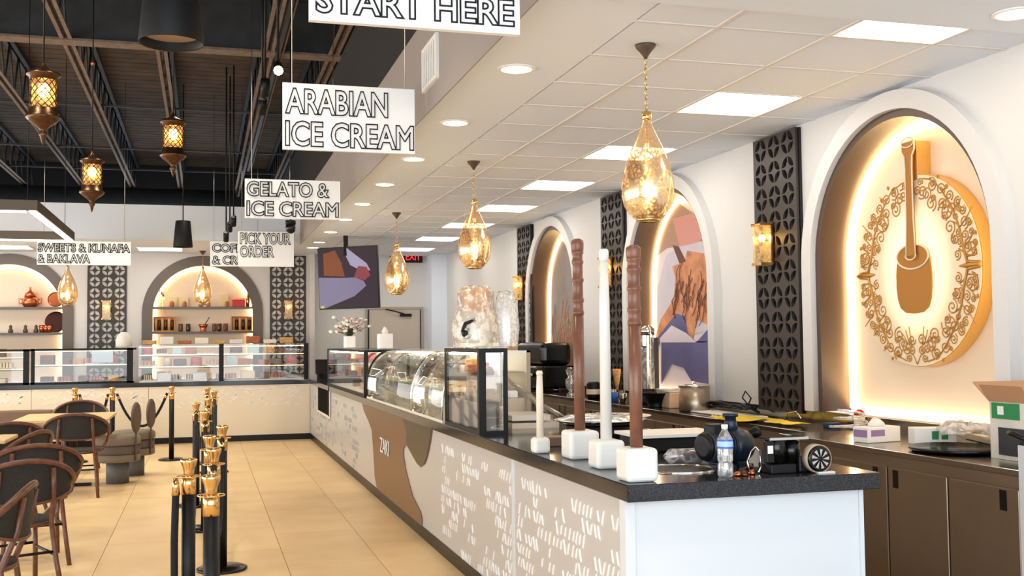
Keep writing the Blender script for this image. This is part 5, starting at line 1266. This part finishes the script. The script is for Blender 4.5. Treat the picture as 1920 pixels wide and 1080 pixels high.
# (pixel of back top, facing angle degrees: 0 = faces away from camera)
ch = [((142, 776), 4, 'brown hooped woven chair with its back to the camera at the far table', .77),
 ((52, 864), 24, 'dark woven chair with large hooped back in front row, second nearest', .80),
 ((62, 905), 88, 'nearest brown framed woven chair, seen from the side at the left edge', .80),
 ((70, 834), 14, 'dark backed chair behind the big hooped one', .80),
 ((78, 808), 66, 'brown hooped chair in the middle of the left row', .80),
 ((22, 792), 20, 'dark hooped chair at the left edge beyond the middle one', .80),
 ((152, 751), 184, 'brown hooped chair on the far side of the far table', .80)]
c0 = None
for (u, v), a, lb, zt in ch:
    p_ = P(u, v, 2, .83); rz = R(a)
    if c0 is None: c0 = o = make_chair(lb)
    else: o = dup(c0)
    o['label'] = lb; back = Matrix.Rotation(rz, 3, 'Z')@Vector((0, -.3, 0)); o.location = (p_.x-back.x, p_.y-back.y, 0); o.rotation_euler = (0, 0, rz)
def table(x, y, w_, d_, label, rz=0):
    t = thing('dining_table', label, 'table', (x, y, 0), rz)
    MB().box(-w_/2, w_/2, -d_/2, d_/2, .715, .745).bev(.005, 1).build('tabletop', WOODT, t)
    MB().cyl(.035, .03, .715).build('column', BLACK, t); MB().box(-.25, .25, -.03, .03, 0, .03).box(-.03, .03, -.25, .25, 0, .03).build('base', BLACK, t)
a_, b_, c_ = P(75, 787, 2, .745), P(190, 793, 2, .745), P(215, 768, 2, .745)
table((a_.x+c_.x)/2-.10, (b_.y+c_.y)/2+.1, .92, 1.15, 'light wood dining table near the back counter')
a_ = P(33, 818, 2, .745); table(a_.x-.46, a_.y-.05, .85, .62, 'light wood dining table cut off by the left edge')
# oval backed lounge chairs
def oval_chair(u, v, label):
    b_ = P(u, v, 2, 0); t = thing('oval_back_chair', label, 'chair', (b_.x, b_.y+.11, 0), 0, 'oval backed lounge chairs')
    MB().lathe([(.12, 0), (.12, .235)], n=28).build('pedestal', SLATE, t)
    MB().lathe([(.21, .235), (.235, .245), (.235, .31), (.21, .32)], n=32).build('lower_band', GREYUP, t)
    MB().lathe([(.22, .32), (.23, .33), (.23, .405), (.22, .41)], n=32).build('seat_band', GREYDK, t)
    MB().lathe([(.21, .41), (.24, .43), (.24, .49), (.21, .515), (.002, .52)], n=32).build('cushion', GREYUP, t)
    MB().tube([(.19, -.15, .25), (.195, -.155, .4), (.195, -.155, .60)], .011, 8).build('back_stem', BRONZE, t)
    Mr = Matrix.Rotation(R(-14), 3, 'Z'); n = 28
    ring = lambda s, off: [Vector((.195, -.155, .715))+Mr@Vector((off, s*.13*math.cos(2*PI*k/n), s*.165*math.sin(2*PI*k/n))) for k in range(n)]
    MB().loops([ring(.9, -.02), ring(1, -.01), ring(1, .01), ring(.9, .02)]).build('oval_back', WICKER, t)
oval_chair(219, 908, 'grey round seated chair with oval woven back, nearer of the two')
oval_chair(249, 893, 'grey round seated chair with oval woven back, farther of the two')
# bench on the left
b0 = P(60, 800, 2, .45)
t = thing('banquette', 'low brown upholstered banquette bench behind the far dining table', 'bench', (-5.2, 15.0, 0))
L_ = P(100, 775, 1, 15.0).x+5.2
MB().box(0, L_, -.5, 0, .0, .12).build('plinth', BLACK, t); MB().box(0, L_, -.55, 0, .12, .44).bev(.02).build('seat_box', GREYDK, t)
for k in range(4): MB().box(L_*k/4+.004, L_*(k+1)/4-.004, -.56, -.08, .44, .52).bev(.02).build('seat_cushion', mat('brown_uph', (122, 98, 80), .8), t); MB().box(L_*k/4+.004, L_*(k+1)/4-.004, -.1, .02, .44, .68).bev(.02).build('back_cushion', MATS['brown_uph'], t)
# second spot of seating behind at the left edge
